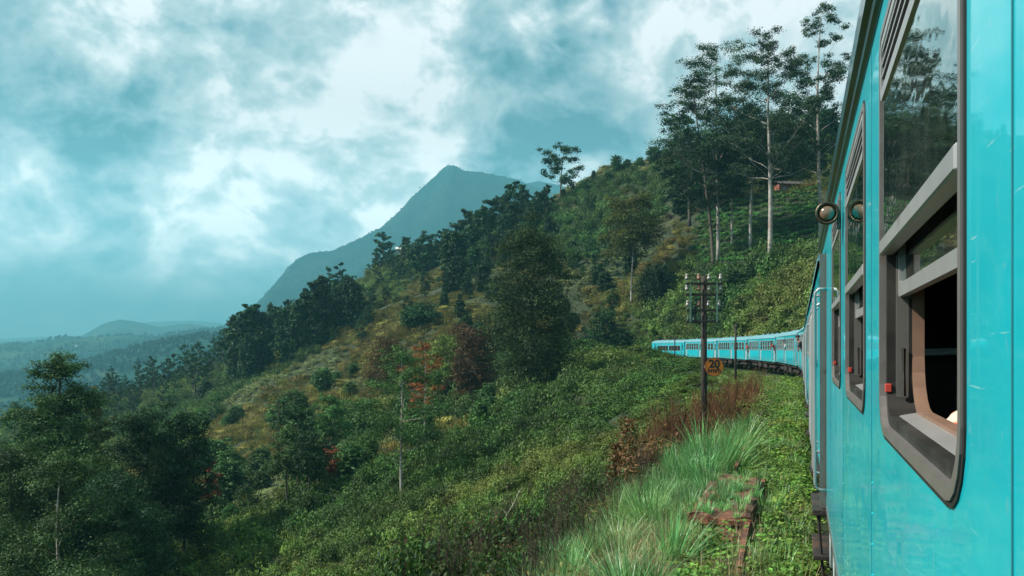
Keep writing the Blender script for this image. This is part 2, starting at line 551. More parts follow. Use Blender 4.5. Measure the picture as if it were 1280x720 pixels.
def build_hill():
    az = np.radians(np.concatenate([np.arange(-180, -42, 4.0), np.linspace(-42, 42, 420), np.arange(46, 180, 4.0)]))
    r = np.concatenate([[0.6], np.geomspace(1.4, 500, 300)])
    A, R = np.meshgrid(az, r)
    X = R * np.sin(A); Y = R * np.cos(A)
    Z = hill(X, Y)
    v = np.stack([X.ravel(), Y.ravel(), Z.ravel()], 1)
    n, m = len(r), len(az)
    i, j = np.meshgrid(np.arange(n - 1), np.arange(m), indexing='ij')
    a = (i * m + j).ravel(); b = (i * m + (j + 1) % m).ravel(); c = ((i + 1) * m + (j + 1) % m).ravel(); d = ((i + 1) * m + j).ravel()
    f = np.stack([a, d, c, b], 1)
    me = mesh_np('hillside', v, f, [M['ground']], True)
    tag(obj('hillside', me), kind='structure')
    # the little disc under the camera
    me = mesh_np('ground', [v[k] for k in range(m)] + [(0, 0, float(Z[0].mean()))], [(k, (k + 1) % m, m)[::-1] for k in range(m)], [M['ground']])
    tag(obj('ground', me), kind='structure')


build_hill()


def ridge_line(px, table):
    xs = [t_[0] for t_ in table]; ys = [t_[1] for t_ in table]
    return np.interp(px, xs, ys)


def valley_h(X, Y):
    """far land: floor with ridges, relative to the eye"""
    D = np.maximum(Y, 200.0); px = 640 + FPX * X / D
    z = -105 + .004 * np.hypot(X, Y) + 22 * vnoise(X, Y, .0016, 11) + 9 * vnoise(X, Y, .006, 12)
    for Dr, wd, tb, am in (
        (1500, 240, [(-600, 470), (-100, 462), (0, 470), (60, 462), (110, 452), (150, 440), (190, 432), (230, 424), (270, 420), (330, 414), (600, 400), (900, 420)], 5),
        (2700, 500, [(-600, 440), (-100, 440), (0, 432), (40, 430), (80, 420), (120, 421), (160, 419), (200, 421), (250, 414), (290, 412), (330, 405), (700, 405)], 9),
        (4500, 780, [(-900, 430), (-200, 424), (0, 428), (60, 424), (100, 420), (130, 404), (150, 399), (175, 404), (200, 410), (235, 405), (270, 411), (300, 404), (700, 404)], 14),
        (7800, 1350, [(-2000, 410), (-200, 416), (0, 424), (120, 418), (180, 404), (240, 402), (300, 408), (340, 404), (700, 406)], 30)):
        crest = (HORIZ - ridge_line(px, tb)) / FPX * Dr
        crest = crest + am * (vnoise(X, Y, 6.0 / Dr, 21) + .6 * vnoise(X, Y, 16.0 / Dr, 22) + .35 * vnoise(X, Y, 45.0 / Dr, 23))
        k = np.exp(-((Y - Dr - am * 8 * vnoise(X, Y, 3.0 / Dr, 24)) / wd) ** 2)
        z = np.maximum(z, (crest + 105) * k - 105) + 0 * z
    return z + EYE


def build_valley():
    az = np.radians(np.concatenate([np.arange(-180, -40, 5.0), np.linspace(-40, 20, 420), np.arange(25, 180, 5.0)]))
    r = np.concatenate([np.geomspace(260, 10500, 300), [14000]])
    A, R = np.meshgrid(az, r); X = R * np.sin(A); Y = R * np.cos(A)
    Z = valley_h(X, Y)
    v = np.stack([X.ravel(), Y.ravel(), Z.ravel()], 1); n, m = len(r), len(az)
    i, j = np.meshgrid(np.arange(n - 1), np.arange(m), indexing='ij')
    a = (i * m + j).ravel(); b = (i * m + (j + 1) % m).ravel(); c = ((i + 1) * m + (j + 1) % m).ravel(); d = ((i + 1) * m + j).ravel()
    tag(obj('valley', mesh_np('valley', v, np.stack([a, d, c, b], 1), [M['far']], True)), kind='structure')


build_valley()

MT = [(60, 470), (150, 450), (230, 424), (262, 412), (290, 402), (305, 392), (320, 378), (335, 362), (350, 345), (362, 330), (372, 320), (384, 316), (400, 313), (415, 311), (440, 300), (460, 290),
      (475, 282), (490, 270), (500, 260), (512, 246), (525, 234), (537, 222), (546, 214), (553, 208), (560, 204), (567, 203), (574, 206), (582, 210), (595, 212), (612, 214), (628, 216),
      (645, 221), (655, 225), (670, 232), (700, 240), (760, 262), (860, 300), (1000, 340), (1300, 380)]


def build_mountain():
    DM = 3200.0
    px = np.linspace(60, 1200, 460); t = np.linspace(-1, 1, 110)
    PX, T = np.meshgrid(px, t)
    D = DM + T * 1200
    crest = (HORIZ - ridge_line(PX, MT)) / FPX * DM + 125
    fall = np.where(T < 0, (1 - np.abs(T)) ** 1.25, (1 - np.abs(T)) ** 1.1)
    X = (PX - 640) / FPX * DM
    gul = np.abs(vnoise(X, D * .5, .007, 31)) + .5 * np.abs(vnoise(X, D * .6, .016, 32)) + .3 * np.abs(vnoise(X, D, .04, 33))
    Z = crest * fall - 125 - gul * 260 * np.abs(T) ** .6 * (1 - np.abs(T) * .6) + 6 * vnoise(X, D, .03, 34) + 4.5 * vnoise(X, D, .08, 35)
    global MTN
    MTN = np.stack([X.ravel(), D.ravel(), Z.ravel() + EYE], 1)
    # second, farther shoulder to the right of the peak
    v = np.stack([X.ravel(), D.ravel(), Z.ravel() + EYE], 1); n, m = PX.shape
    i, j = np.meshgrid(np.arange(n - 1), np.arange(m - 1), indexing='ij'); a = (i * m + j).ravel()
    tag(obj('mountain', mesh_np('mountain', v, np.stack([a, a + 1, a + m + 1, a + m], 1), [M['mountain']], True)), kind='structure')
    D2 = 4600.0
    px = np.linspace(560, 1100, 200); t = np.linspace(-1, 1, 50)
    PX, T = np.meshgrid(px, t); D = D2 + T * 950; X = (PX - 640) / FPX * D2
    tb = [(560, 330), (600, 260), (640, 232), (660, 225), (676, 222), (700, 228), (760, 250), (900, 300), (1100, 380)]
    crest = (HORIZ - ridge_line(PX, tb)) / FPX * D2 + 125
    Z = crest * (1 - np.abs(T)) - 125 + 8 * vnoise(X, D, .02, 41) + 4 * vnoise(X, D, .08, 42)
    v = np.stack([X.ravel(), D.ravel(), Z.ravel() + EYE], 1); n, m = PX.shape
    i, j = np.meshgrid(np.arange(n - 1), np.arange(m - 1), indexing='ij'); a = (i * m + j).ravel()
    tag(obj('far_mountain', mesh_np('far_mountain', v, np.stack([a, a + 1, a + m + 1, a + m], 1), [M['mountain']], True)), kind='structure')


build_mountain()

# the air: pale blue haze round everything
HAZE = 2.75e-4
m_, t_, o_ = mat_new('haze')
pv = t_.add('ShaderNodeVolumePrincipled')
pv.inputs['Color'].default_value = (.20, .61, .74, 1)
pv.inputs['Density'].default_value = HAZE
pv.inputs['Anisotropy'].default_value = .15
t_.l.new(pv.outputs[0], o_.inputs['Volume'])
hb = MB().box(-14500, 14500, -14500, 14500, -460, 765)
tag(hb.build('haze', m_), 'thin pale blue haze lying over the valley and the mountain', kind='stuff')
# ------------------------------------------------------------------ vegetation
def leaf_quads(rng, C, Nrm, size, aspect=.45):
    """rhombic leaves: centres, normals, length"""
    n = len(C)
    t = rng.normal(size=(n, 3)); t -= (t * Nrm).sum(1, keepdims=True) * Nrm
    t /= np.linalg.norm(t, axis=1, keepdims=True) + 1e-9
    b = np.cross(Nrm, t)
    L = (size * rng.uniform(.6, 1.3, n))[:, None] * .5
    w = L * aspect
    v = np.stack([C - t * L, C + b * w, C + t * L, C - b * w], 1).reshape(-1, 3)
    f = np.arange(4 * n, dtype=np.int32).reshape(-1, 4)
    return v, f


def clump(rng, c, r, n, flat=.65, size=.2, up=.5):
    d = rng.normal(size=(n, 3)); d /= np.linalg.norm(d, axis=1, keepdims=True)
    d[:, 2] = np.where(rng.random(n) < .62, np.abs(d[:, 2]), d[:, 2])
    rr = rng.random(n) ** .45
    P = d * rr[:, None] * r; P[:, 2] *= flat
    P *= (1 + .22 * rng.normal(size=(n, 1)))
    N = d + np.array([0, 0, up]) + .55 * rng.normal(size=(n, 3)); N /= np.linalg.norm(N, axis=1, keepdims=True)
    return P + np.array(c), N


KINDS_ = {
    # clear: bare trunk share; n: limbs; rise: how steeply limbs climb; env: outline of the crown
    'euc':      dict(clear=.44, n=26, rise=.55, env=lambda t: (math.sin(math.pi * min(1, .22 + .74 * t))) ** .75, cr=.085, flat=.6, sub=5, per=1.0),
    'feather':  dict(clear=.40, n=10, rise=.45, env=lambda t: (math.sin(math.pi * min(1, .20 + .72 * t))) ** .8, cr=.13, flat=.6, sub=3, per=.75),
    'round':    dict(clear=.30, n=16, rise=.35, env=lambda t: (math.sin(math.pi * min(1, .15 + .80 * t))) ** .55, cr=.20, flat=.75, sub=3, per=1.4),
    'dense':    dict(rr=(.72, 1.0), clear=.05, n=54, rise=.18, env=lambda t: (math.sin(math.pi * min(1, .16 + .76 * t))) ** .6, cr=.165, flat=.8, sub=3, per=1.6),
    'oak':      dict(rr=(.55, 1.0), clear=.05, n=44, rise=.22, env=lambda t: (math.sin(math.pi * min(1, .20 + .70 * t))) ** .5, cr=.23, flat=.75, sub=3, per=1.6),
    'cone':     dict(rr=(.55, 1.05), clear=.06, n=58, rise=.10, env=lambda t: (1 - t) ** .65 * (.55 + .45 * min(1, t * 5)) + .07, cr=.16, flat=.7, sub=3, per=1.5),
    'column':   dict(clear=.10, n=26, rise=.25, env=lambda t: (math.sin(math.pi * min(1, .2 + .72 * t))) ** .6, cr=.22, flat=.9, sub=2, per=1.5),
    'bare':     dict(clear=.30, n=14, rise=.45, env=lambda t: (math.sin(math.pi * min(1, .22 + .72 * t))) ** .8, cr=.13, flat=.8, sub=2, per=.10),
    'thin':     dict(clear=.34, n=15, rise=.25, env=lambda t: (math.sin(math.pi * min(1, .20 + .72 * t))) ** .7, cr=.16, flat=.6, sub=3, per=.55),
}


def make_tree(seed, H, Wd, kind, leafsize, leaves, lean=0.0, bark='bark_dark', leaf='leaf_mid', trunk_r=None, clear=None, sides=6, branch_k=1.0, asp=.5):
    """returns the trunk mesh and the crown mesh"""
    K = dict(KINDS_[kind]); rng = np.random.default_rng(seed); rd = random.Random(seed)
    if clear is not None: K['clear'] = clear
    tr = trunk_r or H * .013 + .04
    mb = MB()
    bend = [rd.uniform(-1, 1) * H * .018 for _ in range(4)]
    def axis(h):
        t = h / H
        return Vector((lean * H * t * t + bend[0] * math.sin(t * 3.1) + bend[1] * math.sin(t * 6.3) * .6, bend[2] * math.sin(t * 3.1) + bend[3] * math.sin(t * 5) * .6, h))
    hs = [H * .97 * i / 12 for i in range(13)]
    mb.tube([axis(h) - Vector((0, 0, .4 if i == 0 else 0)) for i, h in enumerate(hs)], [tr * (1.25 if i == 0 else 1) * (1 - .9 * (i / 12) ** 1.2) + .01 for i in range(13)], sides)
    cl = []
    h0 = H * K['clear']; hspan = H - h0
    n = K['n']; ga = rd.uniform(0, 6)
    for i in range(n):
        t = (i + rd.uniform(0, .9)) / n
        a = ga + i * 2.4 + rd.uniform(-.4, .4)
        R = K['env'](t) * Wd / 2 * rd.uniform(*K.get('rr', (.55, 1.08)))
        zend = h0 + t * hspan * .97
        hb = max(h0 * .92, zend - R * K['rise'] * rd.uniform(.7, 1.4) - .05 * hspan)
        p0 = axis(hb)
        ax = axis(zend)
        p3 = Vector((ax.x + math.cos(a) * R, ax.y + math.sin(a) * R, zend + rd.uniform(-.02, .03) * H))
        pm = p0.lerp(p3, .5) + Vector((0, 0, -R * .06 + rd.uniform(-.05, .05) * R))
        lr = max(.012 * branch_k, tr * (1 - .85 * hb / H) * .42 * branch_k)
        mb.tube([p0, p0.lerp(pm, .5) + Vector((0, 0, R * .02)), pm, p3], [lr, lr * .8, lr * .6, lr * .25], 4, False)
        cr = K['cr'] * Wd * rd.uniform(.7, 1.25) * (.65 + .5 * K['env'](t))
        cl.append((p3, cr))
        if R > Wd * .16: cl.append((p0.lerp(p3, .62) + Vector((0, 0, cr * .3)), cr * .85))
        for s_ in range(K['sub']):
            q = p0.lerp(p3, rd.uniform(.45, .95))
            e = q + Vector((rd.uniform(-1, 1), rd.uniform(-1, 1), rd.uniform(-.25, .8))) * cr * 1.5
            mb.tube([q, q.lerp(e, .5) + Vector((0, 0, .03 * R)), e], [lr * .35, lr * .25, lr * .1], 3, False)
            cl.append((e, cr * rd.uniform(.5, .85)))
    for s_ in range(4):
        tp = axis(H * rd.uniform(.90, .99)); cl.append((tp + Vector((rd.uniform(-1, 1), rd.uniform(-1, 1), 0)) * Wd * .05, K['cr'] * Wd * rd.uniform(.45, .8)))
    tot = sum(c[1] ** 2 for c in cl)
    Cs, Ns = [], []
    for c, r in cl:
        k = max(6, int(leaves * r * r / tot))
        a_, b_ = clump(rng, c, r, k, K['flat'])
        Cs.append(a_); Ns.append(b_)
    C = np.concatenate(Cs); N = np.concatenate(Ns)
    if K['per'] < .3:
        k = rng.random(len(C)) < .5; C, N = C[k], N[k]
    v, f = leaf_quads(rng, C, N, leafsize, asp)
    return mb.mesh('trunk', M[bark], True), mesh_np('crown', v, f, [M[leaf]])


def place_tree(meshes, X, Y, Z, label, cat='tree', group=None, name='tree', rz=0, sc=(1, 1, 1), extra=None):
    t = thing(name, label, cat, (X, Y, Z), rz, group)
    t.scale = sc
    obj('trunk', meshes[0], t); obj('crown', meshes[1], t)
    return t


def _unused(): pass


def tree_at(px, pyb, pyt, wpx, kind, label, seed, D=None, leaves=5000, leafk=2.2, name='tree', group=None, cat='tree', dmin=6, dmax=430, **kw):
    """a tree whose foot stands where the photograph shows it; its height and width in metres come from that distance"""
    if D is None: X, Y, Z = hit(px, pyb, dmin, dmax)
    else:
        Y = D; X = (px - 640) / FPX * D; Z = hz(X, Y)
    top = EYE + (HORIZ - pyt) / FPX * Y
    H = max(1.0, top - Z); Wd = wpx / FPX * Y
    ms = make_tree(seed, H, Wd, kind, max(.10, Y / FPX * leafk * 1.18), int(leaves * (1.4 if kind == 'euc' else 2.0)), **kw)
    return place_tree(ms, X, Y, Z - .15, label, cat, group, name)


# ---- tall trees on the upper right
T = tree_at
T(898, 330, 52, 150, 'euc', 'tall eucalyptus with a white trunk, left one of the tall pair above the track', 11, dmin=120, leaves=22000, leafk=1.9, name='eucalyptus_tree', bark='bark_pale', leaf='leaf_euc', lean=-.01, clear=.44, trunk_r=.40)
T(962, 332, 38, 132, 'euc', 'tallest eucalyptus with straight pale orange-stained trunk beside the tea rows', 12, dmin=110, leaves=25000, leafk=1.9, name='eucalyptus_tree', bark='bark_pale', leaf='leaf_euc', lean=.0, clear=.40, trunk_r=.44)
T(1026, 300, 4, 110, 'euc', 'high eucalyptus just beside the carriage roof edge, its crown split in tiers', 13, dmin=110, leaves=22000, leafk=1.9, name='eucalyptus_tree', bark='bark_pale', leaf='leaf_euc', lean=.0, clear=.30, trunk_r=.36)
T(892, 342, 90, 120, 'euc', 'dark trunked eucalyptus leaning left with drooping lower branches', 14, dmin=110, leaves=13000, name='eucalyptus_tree', bark='bark_dark', leaf='leaf_dark', lean=-.12, clear=.34, trunk_r=.4)
T(938, 314, 130, 88, 'round', 'shorter pale trunked tree in the middle of the tea rows', 15, dmin=110, leaves=8000, name='eucalyptus_tree', bark='bark_pale', leaf='leaf_dark', clear=.42, trunk_r=.32)
T(915, 311, 165, 60, 'round', 'thin grey trunked tree between the two tallest eucalyptus', 16, dmin=110, leaves=5000, bark='bark_pale', leaf='leaf_dark', clear=.40, trunk_r=.22)
T(1000, 262, 120, 66, 'round', 'dark leafy tree in front of the small red house', 17, dmin=110, leaves=6000, leaf='leaf_dark', clear=.2, D=205)
T(862, 262, 140, 74, 'euc', 'dark tree at the left edge of the eucalyptus stand, its branches reaching over the slope', 18, D=185, leaves=8000, leaf='leaf_dark', lean=-.10, clear=.30)
# ---- middle distance, hero trees
T(668, 500, 292, 92, 'oak', 'big dark broad tree standing alone in the middle of the slope', 21, leaves=36000, leafk=1.9, name='broadleaf_tree', leaf='leaf_oak', D=104, asp=.6)
T(789, 392, 246, 66, 'round', 'round crowned tree on a long thin trunk above the end of the train', 22, leaves=9000, name='broadleaf_tree', leaf='leaf_warm', bark='bark_pale', clear=.48, dmin=120, trunk_r=.22)
T(819, 388, 333, 42, 'dense', 'small dark dense tree above the last carriage', 23, leaves=6000, leaf='leaf_dark', dmin=120, name='small_tree')
T(756, 436, 388, 34, 'column', 'small dark upright tree left of the end of the train', 24, leaves=4500, leaf='leaf_dark', D=160, name='small_tree')
T(700, 250, 180, 56, 'feather', 'feathery tree alone on the ridge, its top open against the sky', 25, D=262, leaves=2600, leaf='leaf_dark', clear=.3, bark='bark_dark', lean=.12, name='ridge_tree')
T(526, 432, 384, 44, 'dense', 'small dark rounded tree on the pale slope', 26, leaves=5500, leaf='leaf_dark', name='small_tree', D=190)
T(592, 470, 410, 52, 'dense', 'maroon leaved tree left of the big dark tree', 27, leaves=8000, leaf='leaf_maroon', name='small_tree', D=125)
T(560, 470, 420, 50, 'dense', 'green and rust coloured bushy tree beside the maroon tree', 28, leaves=5000, leaf='leaf_warm', name='small_tree', D=135)
T(531, 572, 425, 46, 'thin', 'slim tree with orange-red leaves and a thin white trunk', 29, leaves=2200, leaf='leaf_red', bark='bark_pale', name='red_tree', D=84, clear=.42, trunk_r=.10, leafk=2.0)
T(502, 664, 436, 118, 'thin', 'tall open tree with a straight white trunk in the middle of the hollow', 30, leaves=9000, leaf='leaf_mid', bark='bark_pale', name='slim_tree', D=68, clear=.36, trunk_r=.13, leafk=2.3)
T(360, 648, 534, 42, 'round', 'round crowned slim tree, front one of the three little trees', 31, leaves=4200, leaf='leaf_mid', name='slim_tree', D=82, clear=.42, trunk_r=.09)
T(374, 640, 496, 46, 'round', 'taller round crowned slim tree behind its two neighbours', 32, leaves=4200, leaf='leaf_dark', name='slim_tree', D=86, clear=.40, trunk_r=.09)
T(386, 655, 538, 38, 'round', 'slim dark crowned tree with a few red leaves by its top', 33, leaves=3600, leaf='leaf_dark', name='slim_tree', D=80, clear=.44, trunk_r=.08)
T(416, 610, 494, 44, 'round', 'lone round topped slim tree right of the three little trees', 34, leaves=4500, leaf='leaf_mid', name='slim_tree', D=92, clear=.36, bark='bark_pale', trunk_r=.10)
T(347, 545, 440, 40, 'bare', 'nearly leafless thin tree on the left part of the slope', 35, leaves=900, leaf='leaf_warm', name='bare_tree', D=135, clear=.4, trunk_r=.10)
T(421, 650, 560, 34, 'thin', 'little slim tree with rusty leaves below the lone round tree', 36, leaves=1200, leaf='leaf_red', bark='bark_pale', name='red_tree', D=84, clear=.4, trunk_r=.06)
T(264, 640, 575, 26, 'thin', 'small red-orange tree right of the dark big trees', 37, leaves=1400, leaf='leaf_red', name='red_tree', D=92, clear=.2, trunk_r=.06)
T(258, 514, 477, 26, 'cone', 'small dark cone shaped tree standing alone on the left slope', 38, leaves=2400, leaf='leaf_dark', name='conifer_tree', D=235)
T(485, 480, 425, 52, 'dense', 'dark bushy tree behind the crown of the white trunked tree', 39, leaves=4500, leaf='leaf_maroon', name='small_tree', D=150)
T(645, 300, 226, 44, 'feather', 'ridge tree with a high open top right of the mountain peak', 40, D=272, leaves=3600, leaf='leaf_dark', clear=.2, name='ridge_tree')
T(618, 304, 248, 36, 'feather', 'middle tree of the row climbing the ridge', 41, D=275, leaves=3200, leaf='leaf_dark', clear=.2, name='ridge_tree')
T(581, 330, 262, 40, 'feather', 'left tree of the row climbing the ridge, below the mountain shoulder', 42, D=285, leaves=3600, leaf='leaf_dark', clear=.2, name='ridge_tree')
T(530, 368, 294, 46, 'feather', 'open dark tree on the hazy knoll beneath the mountain', 43, D=300, leaves=3600, leaf='leaf_dark', clear=.15, name='ridge_tree')
T(479, 332, 290, 30, 'feather', 'slender leaning tree at the top of the hazy knoll', 44, D=345, leaves=1400, leaf='leaf_dark', clear=.3, name='ridge_tree')
T(507, 316, 296, 9, 'column', 'tiny cypress shaped tree on the knoll beside the white hut', 45, D=352, leaves=900, leaf='leaf_dark', name='conifer_tree')
T(411, 372, 333, 20, 'feather', 'left one of two small open trees rising over the dark wood', 46, D=300, leaves=1300, leaf='leaf_dark', clear=.3, name='ridge_tree')
T(425, 366, 328, 18, 'feather', 'right one of two small open trees rising over the dark wood', 47, D=305, leaves=1300, leaf='leaf_dark', clear=.3, name='ridge_tree')
# ---- near left
T(78, 830, 444, 165, 'cone', 'tall cone shaped tree, highest of the near trees on the left', 51, D=64, leaves=60000, leafk=2.6, name='broadleaf_tree', leaf='leaf_mid', clear=.05, asp=.6)
T(176, 800, 512, 92, 'dense', 'dark upright tree just right of the tall cone shaped tree', 52, D=70, leaves=26000, leafk=2.4, name='broadleaf_tree', leaf='leaf_dark', clear=.05, asp=.6)
T(228, 770, 514, 74, 'dense', 'dark tree at the right end of the near group, its thin trunk showing below', 53, D=74, leaves=20000, leafk=2.4, name='broadleaf_tree', leaf='leaf_dark', clear=.25, trunk_r=.15, asp=.6)
T(8, 840, 548, 120, 'dense', 'broad mid green tree cut by the left edge', 54, D=58, leaves=32000, leafk=2.6, name='broadleaf_tree', leaf='leaf_mid', clear=.05, asp=.6)
T(80, 900, 560, 170, 'thin', 'open light green tree with pale bare branches in front of the tall cone tree', 55, D=52, leaves=20000, leafk=2.8, name='broadleaf_tree', leaf='leaf_mid', bark='bark_pale', clear=.10, trunk_r=.16, branch_k=.6, asp=.6)
T(118, 850, 480, 50, 'cone', 'narrow tree half hidden behind the right side of the cone shaped tree', 56, D=76, leaves=12000, leafk=2.4, name='broadleaf_tree', leaf='leaf_warm', asp=.6)
T(32, 830, 520, 60, 'cone', 'bushy tree between the left edge and the cone shaped tree', 57, D=72, leaves=14000, leafk=2.4, name='broadleaf_tree', leaf='leaf_dark', asp=.6)
T(140, 880, 600, 120, 'dense', 'low dark green tree at the foot of the near group', 58, D=60, leaves=26000, leafk=2.5, name='broadleaf_tree', leaf='leaf_dark', asp=.6)

# ---- woods made of single trees sharing a few bodies
_bod = {}


def bodies(kind, leaf, n, seed, leaves, ls, **kw):
    k = (kind, leaf)
    if k not in _bod: _bod[k] = [make_tree(seed + i * 7, 10.0, kw.get('w', 5.0), kind, ls, leaves, leaf=leaf, bark=kw.get('bark', 'bark_dark'), clear=kw.get('clear')) for i in range(n)]
    return _bod[k]


def nth(i, n):
    if i == 0: return 'leftmost '
    if i == n - 1: return 'rightmost '
    k = i + 1; suf = 'th' if 10 < k % 100 < 14 else {1: 'st', 2: 'nd', 3: 'rd'}.get(k % 10, 'th')
    return '%d%s from left, ' % (k, suf)


def wood(spots, kind, leaf, label, group, seed, name='tree', Hs=(11, 16), n=4, leaves=3600, ls=.52, wk=1.0, D=None, **kw):
    """spots: (image x, image y of the foot, top y or None, distance or None)"""
    order = {j: r for r, j in enumerate(sorted(range(len(spots)), key=lambda q: spots[q][0]))}
    rd = random.Random(seed); bs = bodies(kind, leaf, n, seed, leaves, ls, **kw)
    for i, (px, py, top, d) in enumerate(spots):
        if d is None: X, Y, Z = hit(px, py, kw.get('dmin', 60), 430)
        else: Y = d; X = (px - 640) / FPX * d; Z = hz(X, Y)
        H = (EYE + (HORIZ - top) / FPX * Y - Z) if top else rd.uniform(*Hs)
        H = max(2.5, H)
        k = H / 10 * wk * rd.uniform(.85, 1.2)
        place_tree(bs[i % n], X, Y, Z - .2, nth(order[i], len(spots)) + label, 'tree', group, name, rd.uniform(0, 6.28), (k, k, H / 10))


rd = random.Random(5)
# dark stand on the ridge left of the summit
sp = []
for px, top in ((566, 290), (590, 282), (604, 262), (630, 268), (640, 252), (656, 246), (668, 252), (678, 240), (690, 246), (704, 236), (716, 232), (730, 226), (742, 222), (724, 250), (748, 244), (708, 262),
                (684, 270), (660, 278), (636, 286), (612, 292), (592, 308), (572, 320), (700, 284), (726, 276), (746, 268), (676, 300), (650, 310), (628, 318), (604, 328), (584, 340), (560, 338)):
    sp.append((px, 0, top, 266 - (top - 225) * .5 + rd.uniform(-6, 6)))
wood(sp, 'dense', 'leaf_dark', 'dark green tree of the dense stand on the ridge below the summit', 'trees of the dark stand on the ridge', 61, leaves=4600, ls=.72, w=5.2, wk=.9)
sp = [(586, 0, 306, 235), (572, 0, 318, 240), (604, 0, 300, 232), (622, 0, 330, 225), (690, 0, 316, 212), (716, 0, 310, 210), (734, 0, 300, 212), (752, 0, 290, 216), (560, 0, 345, 240), (640, 0, 335, 215), (704, 0, 340, 205), (728, 0, 336, 205),
      (548, 0, 352, 250), (580, 0, 352, 230), (606, 0, 348, 222)]
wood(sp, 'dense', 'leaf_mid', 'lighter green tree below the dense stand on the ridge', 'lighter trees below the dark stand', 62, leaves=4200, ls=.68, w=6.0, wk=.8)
sp = []
for px, top in ((598, 356), (618, 350), (636, 352), (690, 336), (712, 330), (730, 322), (744, 312), (700, 352), (722, 348), (740, 338), (588, 366), (575, 372), (555, 366), (610, 372), (716, 300), (736, 292), (756, 300), (664, 290), (648, 296), (756, 262), (740, 250)):
    sp.append((px, 0, top, 226 - (top - 300) * .35 + rd.uniform(-5, 5)))
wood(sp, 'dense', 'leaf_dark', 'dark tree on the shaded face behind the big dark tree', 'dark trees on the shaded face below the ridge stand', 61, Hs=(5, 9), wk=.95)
# dark wood on the left
sp = []
for px, top, py in ((296, 400, 470), (304, 396, 470), (318, 388, 468), (330, 392, 466), (343, 384, 462), (355, 386, 458), (364, 380, 452), (374, 376, 450), (384, 366, 448), (394, 360, 440), (402, 352, 436), (412, 358, 432),
                    (424, 356, 425), (434, 344, 415), (442, 352, 410), (310, 418, 476), (326, 414, 474), (340, 410, 470), (352, 408, 468), (368, 402, 462), (386, 394, 456), (400, 390, 448), (418, 384, 438), (434, 376, 424), (296, 430, 478)):
    sp.append((px, py, top, 236 + rd.uniform(-12, 14)))
wood(sp[:18], 'dense', 'leaf_dark', 'dark tree in the wood on the left shoulder of the slope', 'trees of the dark wood on the left shoulder', 61, w=5.2, wk=.62)
wood([(px - 4, py, top - 6, d) for px, py, top, d in sp[::2]], 'feather', 'leaf_dark', 'open topped tree rising from the dark wood on the left shoulder', 'open topped trees of the left wood', 63, leaves=2200, ls=.6, w=4.6, wk=.8)
# hazy knoll below the mountain
sp = [(rd.uniform(455, 565), 0, None, rd.uniform(300, 345)) for _ in range(34)]
wood(sp, 'feather', 'leaf_dark', 'small hazy tree on the knoll beneath the mountain', 'small trees on the hazy knoll', 63, Hs=(5, 10), wk=.9)
wood([(rd.uniform(448, 560), 0, None, rd.uniform(285, 350)) for _ in range(26)], 'bare', 'leaf_warm', 'thin grey tree on the terraces of the hazy knoll', 'thin trees on the hazy knoll', 64, Hs=(4, 8), leaves=700, ls=.35, w=4.0, n=3)
# small bare trees on the far left ridge
sp = []
for i in range(52):
    px = 132 + i * 3.1 + rd.uniform(-3, 3); sp.append((px, 0, None, rd.uniform(240, 335)))
wood(sp, 'bare', 'leaf_dark', 'thin tree with sparse brown crown on the left ridge', 'sparse trees on the left ridge', 64, name='bare_tree', Hs=(8, 15), leaves=1500, ls=.5, w=3.6, n=3)
wood([(rd.uniform(0, 130), 0, None, rd.uniform(280, 335)) for _ in range(18)], 'dense', 'leaf_mid', 'round bushy tree on the far left ridge behind the near trees', 'bushy trees on the far left ridge', 62, Hs=(3, 6))
# trees of the summit skyline and of the slope behind the tall eucalyptus
sp = [(px, 0, None, D_) for px, D_ in ((770, 262), (784, 262), (800, 258), (818, 258), (832, 255), (846, 252), (760, 255), (1010, 236), (985, 240), (962, 240), (940, 244), (918, 248), (900, 250), (880, 252), (1030, 232), (1050, 230))]
wood(sp, 'dense', 'leaf_mid', 'low bushy tree along the grassy skyline of the hill', 'bushy trees along the skyline', 62, Hs=(3, 5.5), wk=1.3)
sp = [(rd.uniform(850, 1030), 0, None, rd.uniform(192, 225)) for _ in range(34)]
wood(sp, 'dense', 'leaf_dark', 'dark tree behind the tall eucalyptus stand above the tea', 'dark trees behind the eucalyptus stand', 61, Hs=(6, 12), wk=1.25)
sp = [(rd.uniform(860, 1000), 0, None, rd.uniform(118, 128)) for _ in range(16)]
sp = [(a, b, c, d + 14) for a, b, c, d in sp]
wood(sp, 'dense', 'leaf_dark', 'dark low tree under the tea rows above the train', 'low trees between tea rows and train', 61, Hs=(2.5, 4), wk=1.5)
# scattered trees of the hollow
sp = [(rd.uniform(270, 620), 0, None, rd.uniform(80, 185)) for _ in range(44)]
wood(sp, 'dense', 'leaf_mid', 'rounded bushy tree dotted over the wide slope', 'bushy trees dotted over the slope', 62, Hs=(2.0, 6.0), wk=1.3)
sp = [(rd.uniform(560, 800), 0, None, rd.uniform(150, 205)) for _ in range(30)]
wood(sp, 'dense', 'leaf_dark', 'dark bushy tree on the warm slope above the track line', 'bushy trees above the track line', 61, Hs=(3, 6), wk=1.3)


